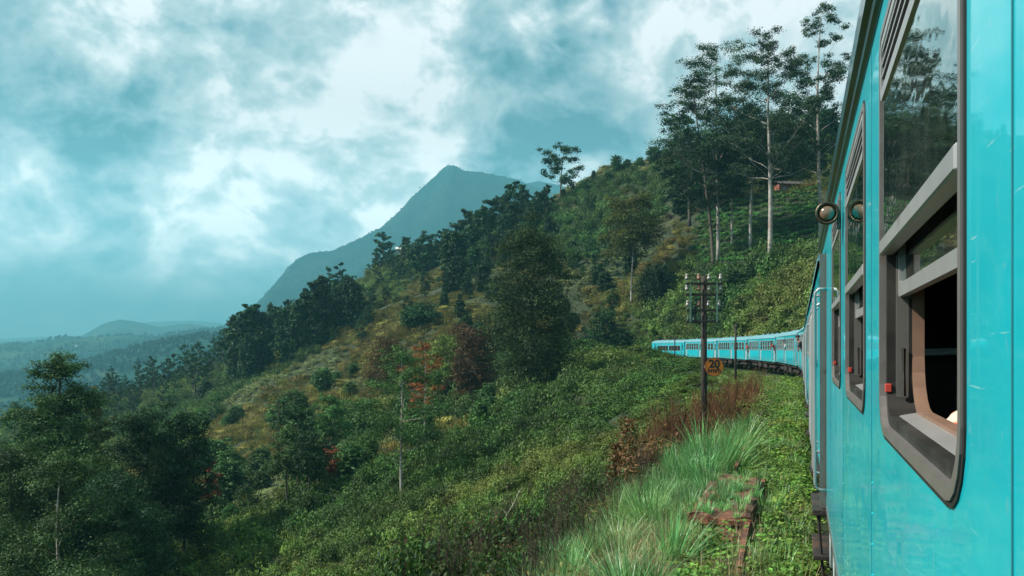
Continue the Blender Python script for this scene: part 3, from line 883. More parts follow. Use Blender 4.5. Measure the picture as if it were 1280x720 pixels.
sp = []
for px, top in ((446, 352), (456, 346), (468, 326), (474, 316), (488, 306), (496, 318), (514, 310), (522, 306), (538, 300), (546, 306), (554, 296), (562, 290), (570, 284), (578, 276), (588, 270), (597, 262), (606, 258), (612, 250), (624, 244), (634, 238), (650, 236), (660, 240), (672, 238), (684, 230)):
    sp.append((px, 0, top, 292 + (560 - px) * .35 + rd.uniform(-6, 6)))
wood(sp, 'feather', 'leaf_dark', 'slender tree climbing the ridge between knoll and summit', 'slender trees along the ridge', 63, wk=.8)
for k, (a, b, n, dm) in enumerate(((590, 770, 12, 175), (420, 600, 10, 200))):
    wood([(rd.uniform(a, b), 0, None, rd.uniform(dm, dm + 50)) for _ in range(n)], 'round', 'leaf_dark', ('thin stemmed round crowned tree on the warm slope above the line', 'thin stemmed round crowned tree on the pale slope')[k], ('thin trees above the line', 'thin trees on the pale slope')[k], 65, Hs=(6, 10), leaves=2200, ls=.4, w=3.6)

# ---- ground cover: bushes, stuff that nobody could count
def bush_mesh(name, seed, n, size, mat, lumps=7, flat=.7, asp=.5):
    rng = np.random.default_rng(seed); Cs, Ns = [], []
    for i in range(lumps):
        a = rng.uniform(0, 6.28); r = rng.uniform(0, .62)
        R = rng.uniform(.3, .62)
        A, B = clump(rng, (r * math.cos(a), r * math.sin(a), rng.uniform(.05, .45) * (1 - r * .5)), R, n // lumps, flat)
        Cs.append(A); Ns.append(B)
    C = np.concatenate(Cs); k = C[:, 2] > -.25; C = C[k]; N = np.concatenate(Ns)[k]
    v, f = leaf_quads(rng, C, N, size, asp)
    return mesh_np(name, v, f, [mat])


def twig_mesh(name, seed, n, H, mat, spread=.35, side=5, r=.008):
    rd_ = random.Random(seed); mb = MB()
    for i in range(n):
        a = rd_.uniform(0, 6.28); b = rd_.uniform(0, spread); h = H * rd_.uniform(.5, 1.05)
        p0 = Vector((rd_.uniform(-.2, .2), rd_.uniform(-.2, .2), -.05))
        p1 = p0 + Vector((math.cos(a) * b * .4, math.sin(a) * b * .4, h * .5)); p2 = p0 + Vector((math.cos(a) * b, math.sin(a) * b, h))
        mb.tube([p0, p1, p2], [r, r * .8, r * .35], 3, False)
        for j in range(side):
            t = rd_.uniform(.35, 1); q = p0.lerp(p2, t); aa = rd_.uniform(0, 6.28); L = h * rd_.uniform(.08, .22)
            mb.tube([q, q + Vector((math.cos(aa) * L * .7, math.sin(aa) * L * .7, L * .8))], [r * .5, r * .2], 3, False)
    return mb.mesh(name, mat)


def grass_mesh(name, seed, n, H, mat, R=.18, w=.012, droop=.6, segs=4):
    rng = np.random.default_rng(seed)
    a = rng.uniform(0, 6.28, n); r = R * np.sqrt(rng.random(n)); h = H * rng.uniform(.5, 1.1, n); lean = rng.uniform(.1, 1.0, n) * droop
    tw = rng.uniform(-.6, .6, n)
    V = []
    for s_ in range(segs + 1):
        t = s_ / segs
        out = lean * h * (t ** 1.8) * .9; up = h * (t - .45 * lean * t * t)
        x = np.cos(a) * (r + out); y = np.sin(a) * (r + out)
        ww = w * (1 - t) ** .7 * rng.uniform(.9, 1.1, n) * .5 + .0004
        px_, py_ = -np.sin(a + tw), np.cos(a + tw)
        V.append(np.stack([x - px_ * ww, y - py_ * ww, up], 1)); V.append(np.stack([x + px_ * ww, y + py_ * ww, up], 1))
    V = np.stack(V, 1)      # n, 2(segs+1), 3
    k = 2 * (segs + 1); base = np.arange(n)[:, None] * k
    F = np.concatenate([base + np.array([[2 * s_, 2 * s_ + 1, 2 * s_ + 3, 2 * s_ + 2]]) for s_ in range(segs)], 0)
    return mesh_np(name, V.reshape(-1, 3), F, [mat])


def scatter(name, label, meshes, P, scl, rz, tilt=None, idx=None, seed=0):
    """one object: the given meshes repeated over points by geometry nodes"""
    rng = np.random.default_rng(seed)
    col = bpy.data.collections.new(name + '_sources')
    for i, me in enumerate(meshes):
        col.objects.link(bpy.data.objects.new('%s_source_%02d' % (name, i), me))
    n = len(P)
    me = bpy.data.meshes.new(name); me.vertices.add(n); me.vertices.foreach_set('co', np.asarray(P, np.float32).ravel())
    ri = np.zeros((n, 3), np.float32); ri[:, 2] = rz
    if tilt is not None: ri[:, :2] = tilt
    at = me.attributes.new('rot', 'FLOAT_VECTOR', 'POINT'); at.data.foreach_set('vector', ri.ravel())
    at = me.attributes.new('scl', 'FLOAT_VECTOR', 'POINT'); at.data.foreach_set('vector', np.asarray(scl, np.float32).ravel())
    at = me.attributes.new('idx', 'INT', 'POINT'); at.data.foreach_set('value', (rng.integers(0, len(meshes), n) if idx is None else idx).astype(np.int32))
    me.materials.append(meshes[0].materials[0])
    ng = bpy.data.node_groups.new(name, 'GeometryNodeTree')
    ng.interface.new_socket('Geometry', in_out='INPUT', socket_type='NodeSocketGeometry'); ng.interface.new_socket('Geometry', in_out='OUTPUT', socket_type='NodeSocketGeometry')
    N = ng.nodes; L = ng.links
    gi = N.new('NodeGroupInput'); go = N.new('NodeGroupOutput')
    ci = N.new('GeometryNodeCollectionInfo'); ci.inputs['Collection'].default_value = col; ci.inputs['Separate Children'].default_value = True; ci.inputs['Reset Children'].default_value = True
    ip = N.new('GeometryNodeInstanceOnPoints'); ip.inputs['Pick Instance'].default_value = True
    def att(nm, ty):
        a = N.new('GeometryNodeInputNamedAttribute'); a.data_type = ty; a.inputs['Name'].default_value = nm
        return a.outputs['Attribute']
    m2p = N.new('GeometryNodeMeshToPoints')
    L.new(gi.outputs[0], m2p.inputs['Mesh'])
    L.new(m2p.outputs[0], ip.inputs['Points']); L.new(ci.outputs[0], ip.inputs['Instance'])
    L.new(att('idx', 'INT'), ip.inputs['Instance Index'])
    er = N.new('FunctionNodeEulerToRotation'); L.new(att('rot', 'FLOAT_VECTOR'), er.inputs[0]); L.new(er.outputs[0], ip.inputs['Rotation'])
    L.new(att('scl', 'FLOAT_VECTOR'), ip.inputs['Scale'])
    L.new(ip.outputs[0], go.inputs[0])
    o = obj(name, me); md = o.modifiers.new('scatter', 'NODES'); md.node_group = ng
    return tag(o, label, kind='stuff')


def field(seed, r0, r1, k, smax, az0=-37.5, az1=37.0, cover=1.08, smin=.35):
    """points whose spacing grows with distance"""
    rng = np.random.default_rng(seed); out = []
    r = r0
    while r < r1:
        dr = max(.5, r * .05); s = min(smax, max(smin, k * r))
        area = math.radians(az1 - az0) * r * dr
        n = int(area / (s * s) * cover)
        a = np.radians(rng.uniform(az0, az1, n)); rr = rng.uniform(r, r + dr, n)
        out.append(np.stack([rr * np.sin(a), rr * np.cos(a), np.full(n, s)], 1)); r += dr
    return np.concatenate(out)


F_ = field(3, 9, 350, .017, 2.1)
fx, fy, fs = F_[:, 0], F_[:, 1], F_[:, 2]
fz = hill(fx, fy)
fl = lat(fx, fy)
fpx = 640 + FPX * fx / fy; fpy = HORIZ - (fz - EYE) / fy * FPX
rng = np.random.default_rng(8)
near_strip = (fl > -4.9) & (fl < 3.4) & (np.hypot(fx, fy) < 60)
on_track = (np.abs(fl) < 2.9)
tea_zone = (fy > 140) & (fy < 192) & (fx > 40) & (fx < 72) & (fz > 18) & (fz < 37)
ok = ~near_strip & ~on_track & ~tea_zone
ok &= ~((fl > 3) & (fy < 60))
# beside the train the plants stay low so that they do not hide it
low = np.clip((np.abs(fl) - 2.6) / 18.0, .10, 1.0)
low = np.where((fl < 0) & (fl > -20) & (fy > 40), low, 1.0)
p1 = vnoise(fx, fy, .022, 51) + .5 * vnoise(fx, fy, .06, 52); p2 = vnoise(fx, fy, .03, 53) + .5 * vnoise(fx, fy, .12, 54)


def blobw(X, Y, cx, cy, r): return np.exp(-((X - cx) ** 2 + (Y - cy) ** 2) / (r * r))


def at_px(px, py, D): return (px - 640) / FPX * D, D
# pale and grassy regions seen in the photograph, dark scrub elsewhere
open_ = (1.1 * blobw(fx, fy, *at_px(400, 0, 165), 34) + 1.0 * blobw(fx, fy, *at_px(520, 0, 190), 26) + 1.1 * blobw(fx, fy, *at_px(740, 0, 192), 26) + .9 * blobw(fx, fy, *at_px(830, 0, 185), 22)
         + .9 * blobw(fx, fy, *at_px(300, 0, 110), 22) + .7 * blobw(fx, fy, *at_px(460, 0, 225), 30) + .8 * blobw(fx, fy, *at_px(640, 0, 170), 16) + .8 * blobw(fx, fy, *at_px(860, 0, 240), 40)
         + .7 * blobw(fx, fy, *at_px(210, 0, 280), 60) + .7 * blobw(fx, fy, *at_px(500, 0, 320), 50))
sel = open_ + p1 * 1.5
k_open = sel > .74
k_mid = (~k_open) & (p2 > .05)
k_dark = (~k_open) & (~k_mid)
pale = k_open & (p2 < -.12)
olive = k_open & ~pale
red = ok & (rng.random(len(fx)) < .006) & (fy > 50)
gap = rng.random(len(fx)) < np.where(k_open, .95, .97)


def put_field(name, label, mask, meshes, kk=1.0, zk=1.0, seed=1, ks=(.55, 1.5)):
    m = mask & ok & gap; n = int(m.sum())
    r_ = np.random.default_rng(seed)
    s = fs[m] * r_.uniform(*ks, n) * kk
    sc = np.stack([s, s, s * zk * r_.uniform(.5, 1.6, n) * low[m]], 1)
    P = np.stack([fx[m], fy[m], fz[m] - .06 * s], 1)
    return scatter(name, label, meshes, P, sc, r_.uniform(0, 6.28, n), r_.normal(0, .09, (n, 2)), seed=seed)


bd = [bush_mesh('bush', 100 + i, 900, .125, M['scrub_dark']) for i in range(5)]
bm_ = [bush_mesh('bush', 110 + i, 900, .125, M['scrub_mid']) for i in range(5)]
bo = [bush_mesh('bush', 120 + i, 700, .115, M['scrub_olive'], flat=.5) for i in range(4)] + [grass_mesh('tuft', 130 + i, 110, 1.0, M['scrub_olive'], R=.6, w=.07, segs=2) for i in range(2)]
bp_ = [bush_mesh('bush', 140 + i, 700, .115, M['scrub_pale'], flat=.5) for i in range(4)]
put_field('dark_scrub', 'dark green scrub covering the steep hillside', k_dark & ~red, bd, 1.1, 1.4, 1)
put_field('green_scrub', 'mid green bushes and creepers covering the hillside', k_mid & ~red, bm_, 1.1, 1.3, 2)
put_field('olive_grass', 'yellowish olive grass and low bushes on the open slopes', olive & ~red, bo, .95, .75, 3)
m = olive & ok; q = np.repeat(np.stack([fx[m], fy[m], fs[m]], 1), 3, 0); g_ = np.random.default_rng(9); q[:, :2] += g_.normal(0, .8, (len(q), 2)) * q[:, 2:3]
zz = hill(q[:, 0], q[:, 1]); s_ = q[:, 2] * g_.uniform(.35, .75, len(q))
scatter('slope_grass', 'tufts of yellow green grass filling the open slopes', [grass_mesh('tuft', 170 + i, 120, 1.0, M['scrub_olive' if i % 2 else 'scrub_pale'], R=.75, w=.06, segs=2) for i in range(4)], np.stack([q[:, 0], q[:, 1], zz - .03], 1), np.stack([s_ * 1.3, s_ * 1.3, s_ * .6], 1), g_.uniform(0, 6, len(q)), seed=9)
put_field('pale_scrub', 'pale green low cover on the open slopes', pale & ~red, bp_, .95, .75, 4)
put_field('rusty_scrub', 'scattered rust coloured bushes among the scrub', red, [bush_mesh('bush', 150 + i, 380, .16, M['leaf_maroon']) for i in range(3)], .9, .8, 5)


# far woods on the valley ridges and on the mountain: far too many to count
far_tree = [bush_mesh('far_tree', 160 + i, 70, .55, far_leaf, 4, 1.3, .8) for i, far_leaf in enumerate([leaf_mat('leaf_far', (.006, .030, .022), (.016, .050, .030))] * 4)]
g_ = np.random.default_rng(31); n = 13000
a_ = np.radians(g_.uniform(-34, -12, n)); r_ = 900 * (5.0 ** g_.random(n)); X = r_ * np.sin(a_); Y = r_ * np.cos(a_); Z = valley_h(X, Y)
den = vnoise(X, Y, .006, 71) + .5 * vnoise(X, Y, .02, 72) + .28 * (Z - EYE > -45)
k = den > .02; X, Y, Z = X[k], Y[k], Z[k]; s_ = g_.uniform(3, 7.5, len(X))
scatter('valley_wood', 'hazy woods on the ridges of the far valley', far_tree, np.stack([X, Y, Z + s_ * .35], 1), np.stack([s_, s_, s_ * 1.25], 1), g_.uniform(0, 6, len(X)), seed=21)

g_ = np.random.default_rng(32); q = MTN[(MTN[:, 1] < 3300) & (MTN[:, 2] > -20)]; q = q[g_.integers(0, len(q), 9000)] + g_.normal(0, 2.5, (9000, 3)) * np.array([1, 1, 0])
s_ = g_.uniform(1.8, 4.5, len(q))
scatter('mountain_wood', 'hazy forest covering the slopes of the mountain', far_tree, q + np.array([0, 0, 1.0]), np.stack([s_, s_, s_ * 1.1], 1), g_.uniform(0, 6, len(q)), seed=22)
# ------------------------------------------------------------------ train materials
def paint_mat():
    m, t, out = mat_new('carriage_paint')
    tc = t.add('ShaderNodeTexCoord').outputs['Object']
    st = t.vmath('MULTIPLY', tc, (1, .5, 4.0))
    n1 = t.noise(t.vmath('MULTIPLY', tc, (1, .8, 1)), 1.4, 6, .6, .3).outputs['Fac']
    n2 = t.noise(t.vmath('MULTIPLY', tc, (1, 9, .7)), 3.0, 6, .65).outputs['Fac']
    z = t.add('ShaderNodeSeparateXYZ'); t.put(z.inputs[0], tc)
    col = t.ramp(n1, [(.3, (.004, .40, .48)), (.7, (.006, .46, .55))])
    worn = t.smooth(n2, .54, .72)
    col = t.mix(t.math('MULTIPLY', worn, .22), col, (.10, .46, .52))
    n4 = t.noise(tc, 26, 5, .6).outputs['Fac']
    col = t.mix(t.math('MULTIPLY', t.smooth(n4, .60, .74), .35), col, (.20, .42, .45))
    # splashed dust near the sole bar (a band of dirt with its own ragged edge)
    zz = t.math('ADD', z.outputs[2], t.math('MULTIPLY', t.math('SUBTRACT', n2, .5), .55))
    dust = t.smooth(zz, 1.55, 1.10)
    col = t.mix(t.math('MULTIPLY', dust, .30), col, (.16, .22, .20))
    stk = t.noise(t.vmath('MULTIPLY', tc, (1, 16, .35)), 2.2, 5, .6).outputs['Fac']
    col = t.mix(t.math('MULTIPLY', t.math('MULTIPLY', t.smooth(stk, .56, .70), t.smooth(z.outputs[2], 2.2, 1.6)), .32), col, (.05, .22, .24))
    # scratches
    n3 = t.noise(t.vmath('MULTIPLY', tc, (1, 1.2, 30)), 5, 3, .5).outputs['Fac']
    col = t.mix(t.math('MULTIPLY', t.smooth(n3, .70, .74), .5), col, (.35, .62, .64))
    b = t.add('ShaderNodeBsdfPrincipled'); t.put(b.inputs['Base Color'], col)
    t.put(b.inputs['Roughness'], t.ramp(n1, [(.3, (.36,) * 3), (.7, (.50,) * 3)]))
    b.inputs['Coat Weight'].default_value = .6; b.inputs['Specular IOR Level'].default_value = .3; t.put(b.inputs['Coat Roughness'], t.math('ADD', .03, t.math('MULTIPLY', worn, .18)))
    bp = t.add('ShaderNodeBump'); bp.inputs['Strength'].default_value = .34; bp.inputs['Distance'].default_value = .02
    t.put(bp.inputs['Height'], t.noise(tc, 1.7, 2).outputs['Fac'])
    t.l.new(bp.outputs[0], b.inputs['Normal']); t.l.new(bp.outputs[0], b.inputs['Coat Normal'])
    t.l.new(b.outputs[0], out.inputs[0]); return m


def glass_mat(name, tint, rmin=.0, dirt=.15):
    m, t, out = mat_new(name)
    tc = t.add('ShaderNodeTexCoord').outputs['Object']
    fr = t.add('ShaderNodeFresnel'); fr.inputs[0].default_value = 1.5
    bp = t.add('ShaderNodeBump'); bp.inputs['Strength'].default_value = .14; bp.inputs['Distance'].default_value = .01
    t.put(bp.inputs['Height'], t.noise(t.vmath('MULTIPLY', tc, (1, 1, 2.5)), 3.5, 2).outputs['Fac'])
    gl = t.add('ShaderNodeBsdfGlossy'); gl.inputs['Roughness'].default_value = .02; gl.inputs[0].default_value = (.88, .95, .93, 1)
    t.l.new(bp.outputs[0], gl.inputs['Normal'])
    tr = t.add('ShaderNodeBsdfTransparent'); tr.inputs[0].default_value = (*tint, 1)
    df = t.add('ShaderNodeBsdfDiffuse'); df.inputs[0].default_value = (.30, .32, .27, 1)
    m1 = t.add('ShaderNodeMixShader'); t.put(m1.inputs[0], t.math('MULTIPLY', t.smooth(t.noise(t.vmath('MULTIPLY', tc, (1, 1, .5)), 5, 6, .7).outputs['Fac'], .3, .8), dirt))
    t.l.new(tr.outputs[0], m1.inputs[1]); t.l.new(df.outputs[0], m1.inputs[2])
    m2 = t.add('ShaderNodeMixShader'); t.put(m2.inputs[0], t.math('ADD', t.math('MULTIPLY', fr.outputs[0], 1.5), rmin, clamp=True))
    t.l.new(m1.outputs[0], m2.inputs[1]); t.l.new(gl.outputs[0], m2.inputs[2])
    t.l.new(m2.outputs[0], out.inputs[0]); return m


M['paint'] = paint_mat()
M['seam'] = pbr('seam', (.01, .16, .19), .6)
M['glass'] = glass_mat('window_glass', (.42, .46, .44), .04, .30)
M['far_glass'] = pbr('dark_glass', (.02, .035, .04), .12, var=.2, spec=.8)
M['alu'] = pbr('aluminium', (.36, .355, .35), .40, 0.45, .10, 5, .0, 60, col2=(.24, .20, .18), mixlo=.60, mixhi=.8, mixscale=5, stretch=(1, 1, .6))
M['alu_dark'] = pbr('aluminium_dark', (.16, .155, .14), .45, 0.4, .12, 8, .0, 60, col2=(.09, .065, .05), mixlo=.55, mixhi=.75, mixscale=8, stretch=(1, 1, .5))
M['frame'] = pbr('window_frame', (.23, .21, .20), .38, .45, .14, 6, col2=(.15, .11, .09), mixlo=.55, mixhi=.75, mixscale=6)
M['reveal'] = pbr('reveal', (.045, .042, .038), .5, .2, .3, 9, col2=(.02, .018, .016))
M['rubber'] = pbr('rubber', (.016, .014, .013), .6, var=.3)
M['gutter'] = pbr('gutter_paint', (.006, .055, .055), .35, var=.35, scale=5, coat=.5, col2=(.02, .025, .02), mixlo=.5, mixhi=.7)
M['roof'] = pbr('roof_grey', (.12, .29, .34), .6, var=.2, scale=2, bump=.2, col2=(.20, .20, .18), mixlo=.5, mixhi=.75)
M['black'] = pbr('black', (.010, .010, .010), .7, var=.3)
M['under'] = pbr('underframe', (.022, .018, .016), .85, var=.5, scale=8, bump=.4, col2=(.07, .04, .025), mixlo=.5, mixhi=.65)
M['inner'] = pbr('inner_lining', (.22, .13, .09), .5, var=.2, scale=9, col2=(.25, .15, .10), mixlo=.5, mixhi=.7)
M['inner_dark'] = pbr('inner_dark', (.06, .04, .03), .7, var=.3)
M['seat'] = pbr('seat_vinyl', (.03, .022, .02), .45, var=.3, bump=.2)
M['white_trim'] = pbr('white_trim', (.75, .73, .68), .5, var=.08)
M['red'] = pbr('red_plastic', (.42, .045, .03), .45, var=.15)
M['light_grey'] = pbr('light_grey_paint', (.42, .48, .48), .55, var=.2, col2=(.2, .17, .14), mixlo=.52, mixhi=.7)
M['brass'] = pbr('lamp_brass', (.07, .055, .035), .42, .75, .3, 20, .2, 50)
M['lens'] = pbr('lamp_lens', (.16, .09, .05), .12, 0, .25, 10, spec=.8, coat=1)


def rrect(y0, y1, z0, z1, r=.08, rt=None, n=6):
    """rounded rectangle, bottom corners r, top corners rt"""
    rt = r if rt is None else rt; o = []
    for (cy, cz, a0, rr) in ((y1 - r, z0 + r, -90, r), (y1 - rt, z1 - rt, 0, rt), (y0 + rt, z1 - rt, 90, rt), (y0 + r, z0 + r, 180, r)):
        for k in range(n):
            a = math.radians(a0 + 90 * k / (n - 1)); o.append((cy + rr * math.cos(a), cz + rr * math.sin(a)))
    return o


def ring(mb, lo, li, x0, x1):
    """solid ring between two outlines, from x0 (outside) to x1 (inside)"""
    n = len(lo)
    V = [(x0, *p) for p in lo] + [(x0, *p) for p in li] + [(x1, *p) for p in li] + [(x1, *p) for p in lo]
    F = []
    for k in range(n):
        j = (k + 1) % n
        for a in range(4):
            b = (a + 1) % 4
            F.append((a * n + k, a * n + j, b * n + j, b * n + k))
    mb.add(V, F); return mb


def skin(name, x, y0, y1, z0, z1, holes, mat, parent, depth=.10, flip=False):
    """a flat side with rounded openings and their reveals"""
    bm = bmesh.new()
    def loop(p):
        vs = [bm.verts.new((x, a, b)) for a, b in p]
        return vs, [bm.edges.new((vs[i], vs[(i + 1) % len(vs)])) for i in range(len(vs))]
    n = 24
    outer = [(y0 + (y1 - y0) * i / n, z0) for i in range(n)] + [(y1, z0), (y1, (z0 + z1) / 2)] + [(y1 - (y1 - y0) * i / n, z1) for i in range(n)] + [(y0, z1), (y0, (z0 + z1) / 2)]
    _, ed = loop(outer); hl = []
    for h in holes:
        vs, e = loop(h); ed += e; hl.append(vs)
    bmesh.ops.triangle_fill(bm, use_beauty=True, use_dissolve=False, edges=ed)
    bmesh.ops.recalc_face_normals(bm, faces=bm.faces)
    for vs in hl:
        inner = [bm.verts.new((x + depth, v.co.y, v.co.z)) for v in vs]
        for i in range(len(vs)):
            j = (i + 1) % len(vs); bm.faces.new((vs[i], vs[j], inner[j], inner[i]))
    me = bpy.data.meshes.new(name); bm.to_mesh(me); bm.free(); me.materials.append(mat)
    return obj(name, me, parent)


# ------------------------------------------------------------------ our carriage
# carriage frame: origin on the rails under its middle, y forward, x to the right; the near side is x = -HALF
WZ0, WZ1, WW, WP, W0 = 2.135, 3.15, 1.12, 1.665, 1.17
CAR_Y = 0.0
car = thing('railway_carriage', 'big turquoise railway carriage we lean out of, filling the right side, with aluminium framed windows', 'railway carriage')
cx_, cy_ = (_rt * (SIDE + HALF))
car.location = (cx_, cy_, 0); car.rotation_euler = (0, 0, -HEAD0)
Y_A, Y_B = -8.4, 8.35
wins = [W0 + k * WP for k in range(-5, 3)]
D0, D1 = 6.92, 7.72
holes = [rrect(a, a + WW, WZ0, WZ1, .115, .06) for a in wins] + [rrect(D0, D1, 1.12, 3.14, .05, .10)]
skin('body_side', -HALF, Y_A, Y_B, 1.07, 3.245, holes, M['paint'], car, .09)
mb = MB()   # far side, ends, floor, ceiling
mb.box(HALF - .05, HALF, Y_A, Y_B, 1.07, 2.12); mb.box(HALF - .05, HALF, Y_A, Y_B, 3.15, 3.245)
for a in [Y_A] + [w + WW for w in wins]:
    nx = [w for w in wins if w > a - .01]; b = nx[0] if nx else Y_B
    mb.box(HALF - .05, HALF, a, b, 2.12, 3.15)
mb.box(-HALF + .004, HALF - .05, Y_A, Y_A + .05, 1.07, 3.6); mb.box(-HALF + .004, HALF - .05, Y_B - .05, Y_B, 1.07, 3.6)
mb.build('body_shell', M['paint'], car)
mb = MB(); mb.box(-HALF + .09, HALF - .06, Y_A + .06, Y_B - .06, 1.12, 1.17); mb.box(-HALF + .095, HALF - .06, Y_A + .06, Y_B - .06, 3.36, 3.40)
mb.box(-HALF + .095, HALF - .06, D0 - .30, D0 - .26, 1.17, 3.36)
mb.build('interior', M['inner_dark'], car)
# roof, arched, and its gutter
mb = MB(); pr = [(-HALF - .018, 3.30)] + [(-math.cos(math.radians(a)) * (HALF + .0), 3.34 + math.sin(math.radians(a)) * .46) for a in range(6, 175, 8)] + [(HALF + .018, 3.30)]
n = len(pr); V = [(p[0], Y_A, p[1]) for p in pr] + [(p[0], Y_B, p[1]) for p in pr]
mb.add(V, [(i, i + 1, n + i + 1, n + i) for i in range(n - 1)] + [tuple(range(n))[::-1], tuple(range(n, 2 * n))])
mb.build('roof', M['roof'], car)
mb = MB(); x = -HALF
pr = [(x - .004, 3.236), (x - .016, 3.245), (x - .018, 3.272), (x - .034, 3.282), (x - .037, 3.335), (x - .026, 3.345), (x - .020, 3.335), (x - .006, 3.30), (x + .02, 3.30), (x + .02, 3.236)]
n = len(pr); V = [(p[0], Y_A, p[1]) for p in pr] + [(p[0], Y_B, p[1]) for p in pr]
mb.add(V, [(i, (i + 1) % n, n + (i + 1) % n, n + i) for i in range(n)] + [tuple(range(n))[::-1], tuple(range(n, 2 * n))])
mb.build('gutter', M['gutter'], car)
# seams and rivets along the side, sole bar
mb = MB(); mb.box(-HALF - .006, -HALF + .01, Y_A, D0 - .06, 1.045, 1.075)
for yy in (W0 + WP * k - (WP - WW) / 2 for k in (0, 2)): pass
mb.build('bottom_strip', M['alu_dark'], car)


def rivets(parent):  # a line of small heads beside each window post
    mb = MB()
    for k in range(-2, 4):
        yy = W0 + WP * k - (WP - WW) / 2
        for z in np.arange(1.14, 2.0, .09):
            mb.lathe([(.005, 0), (.0035, -.0022), (.0005, -.003)], 6, (-HALF, yy, z), 'x')
    o = mb.build('rivets', M['paint'], parent, True); return o


# the window, a part of the carriage with its own pieces
wl = lambda a, b, c, d, r=.115, rt=.06: rrect(a, b, c, d, r, rt)
mb = MB()
ring(mb, wl(-.004, WW + .004, -.004, WZ1 - WZ0 + .004), wl(.015, WW - .015, .018, WZ1 - WZ0 - .015, .100, .05), -.006, .012)
win = mb.build('window', M['frame'], car)
HZ = WZ1 - WZ0
ring(MB(), wl(.0151, WW - .0151, .0181, HZ - .0151, .100, .05), wl(.040, WW - .040, .044, HZ - .038, .08, .035), .009, .085).build('reveal', M['reveal'], win)
ring(MB(), wl(-.014, WW + .014, -.014, HZ + .014, .125, .07), wl(-.0042, WW + .0042, -.0042, HZ + .0042), -.003, .004).build('rubber_seal', M['rubber'], win)
MB().cbox(-.008, .026, .0285, WW - .0285, .448, .487, .004).build('middle_rail', M['alu'], win)
MB().box(-.001, .002, .036, WW - .036, .486, .850).build('upper_pane', M['glass'], win)
ring(MB(), rrect(.0285, WW - .0285, .838, HZ - .0265, .03, .038, 3), rrect(.052, WW - .052, .860, HZ - .044, .01, .02, 3), -.006, .020).build('vent_frame', M['alu'], win)
for k in range(4):
    z = .866 + k * .031
    sl = MB().add([(-.004, .05, z), (-.004, WW - .05, z), (.022, WW - .05, z + .026), (.022, .05, z + .026), (-.004, .05, z + .007), (-.004, WW - .05, z + .007), (.022, WW - .05, z + .033), (.022, .05, z + .033)],
                  [(0, 1, 2, 3), (7, 6, 5, 4), (0, 4, 5, 1), (1, 5, 6, 2), (2, 6, 7, 3), (3, 7, 4, 0)]).build('louvre', M['alu'], win)
MB().box(.028, .032, .045, WW - .045, .852, HZ - .045).build('vent_backing', M['black'], win)
sash = ring(MB(), rrect(.048, WW - .048, .340, .800, .018, .018, 3), rrect(.074, WW - .074, .372, .780, .008, .008, 3), .034, .052).build('lower_sash', M['alu'], win)
MB().box(.041, .045, .072, WW - .072, .370, .782).build('sash_pane', M['glass'], win)
# guides down the jambs, rubber lips and the catch
for (a, b) in ((.0405, .050), (WW - .050, WW - .0405)): MB().box(.030, .078, a, b, .07, .446).build('sash_guide', M['alu_dark'], win)
for (a, b) in ((.0505, .057), (WW - .057, WW - .0505)): MB().box(.058, .068, a, b, .08, .335).build('rubber_lip', M['rubber'], win)
MB().cbox(.004, .020, WW - .050, WW - .0405, .098, .120, .002).build('red_catch', M['red'], win)
MB().tube([(.045, WW - .062, .21), (.046, WW - .060, .15), (.045, WW - .062, .09)], [.006, .004, .007], 6).build('catch_spring', M['rubber'], win)
mb = MB().add([(.010, .11, .040), (.010, WW - .11, .040), (.084, WW - .11, .056), (.084, .11, .056), (.010, .11, .030), (.010, WW - .11, .030), (.084, WW - .11, .046), (.084, .11, .046)],
              [(3, 2, 1, 0), (4, 5, 6, 7), (0, 1, 5, 4), (2, 3, 7, 6), (1, 2, 6, 5), (3, 0, 4, 7)])
mb.build('sill', M['alu'], win)
ring(MB(), rrect(.0505, WW - .0505, .05, HZ - .05, .12, .05), rrect(.060, WW - .058, .060, .86, .13, .05), .0655, .093).build('inner_lining', M['inner'], win)
win.location = (-HALF, W0, WZ0)
for k, a in enumerate(wins):
    if abs(a - W0) < .01: continue
    c = copy_tree(win, car); c.location = (-HALF, a, WZ0)
for a in wins: MB().box(HALF - .03, HALF - .026, a, a + WW, 2.12, 3.15).build('far_window', M['far_glass'], car)
# seats: back with a white edge
mb = MB(); mb.cbox(-1.22, -.30, 0, .10, 1.60, 2.30, .03); mb.cbox(-1.22, -.30, -.42, .10, 1.50, 1.62, .03); mb.box(-1.1, -.4, -.3, 0, 1.17, 1.5)
seat = mb.build('seat', M['seat'], car); MB().tube([(-1.23, .05, 2.05), (-1.22, .05, 2.26), (-1.14, .05, 2.315), (-.7, .05, 2.33), (-.36, .05, 2.315), (-.29, .05, 2.25)], .011, 8).build('piping', M['white_trim'], seat)
seat.location = (0, wins[5] + 1.35, 0)
for k in (0, 1, 2, 3, 4, 6, 7):
    c = copy_tree(seat, car); c.location = (0, wins[k] + 1.35, 0)
# lamp between the second and third window
mb = MB(); mb.lathe([(.034, .05), (.050, .045), (.060, .0), (.061, -.055), (.066, -.062), (.066, -.072), (.052, -.074), (.048, -.062)], 24, (0, 0, 0), 'y')
lamp = mb.build('tail_lamp', M['brass'], car, True); lamp.scale = (.86, .86, .86); lamp.location = (-HALF - .074, 4.28, EYE + .655)
MB().lathe([(.046, -.058), (.040, -.070), (.026, -.079), (.004, -.083)], 20, (0, 0, 0), 'y').build('lens', M['lens'], lamp, True)
MB().cbox(.055, .076, -.02, .035, -.085, .085, .004).tube([(.02, .01, .04), (.06, .01, .06)], .008, 6).build('bracket', M['alu_dark'], lamp)
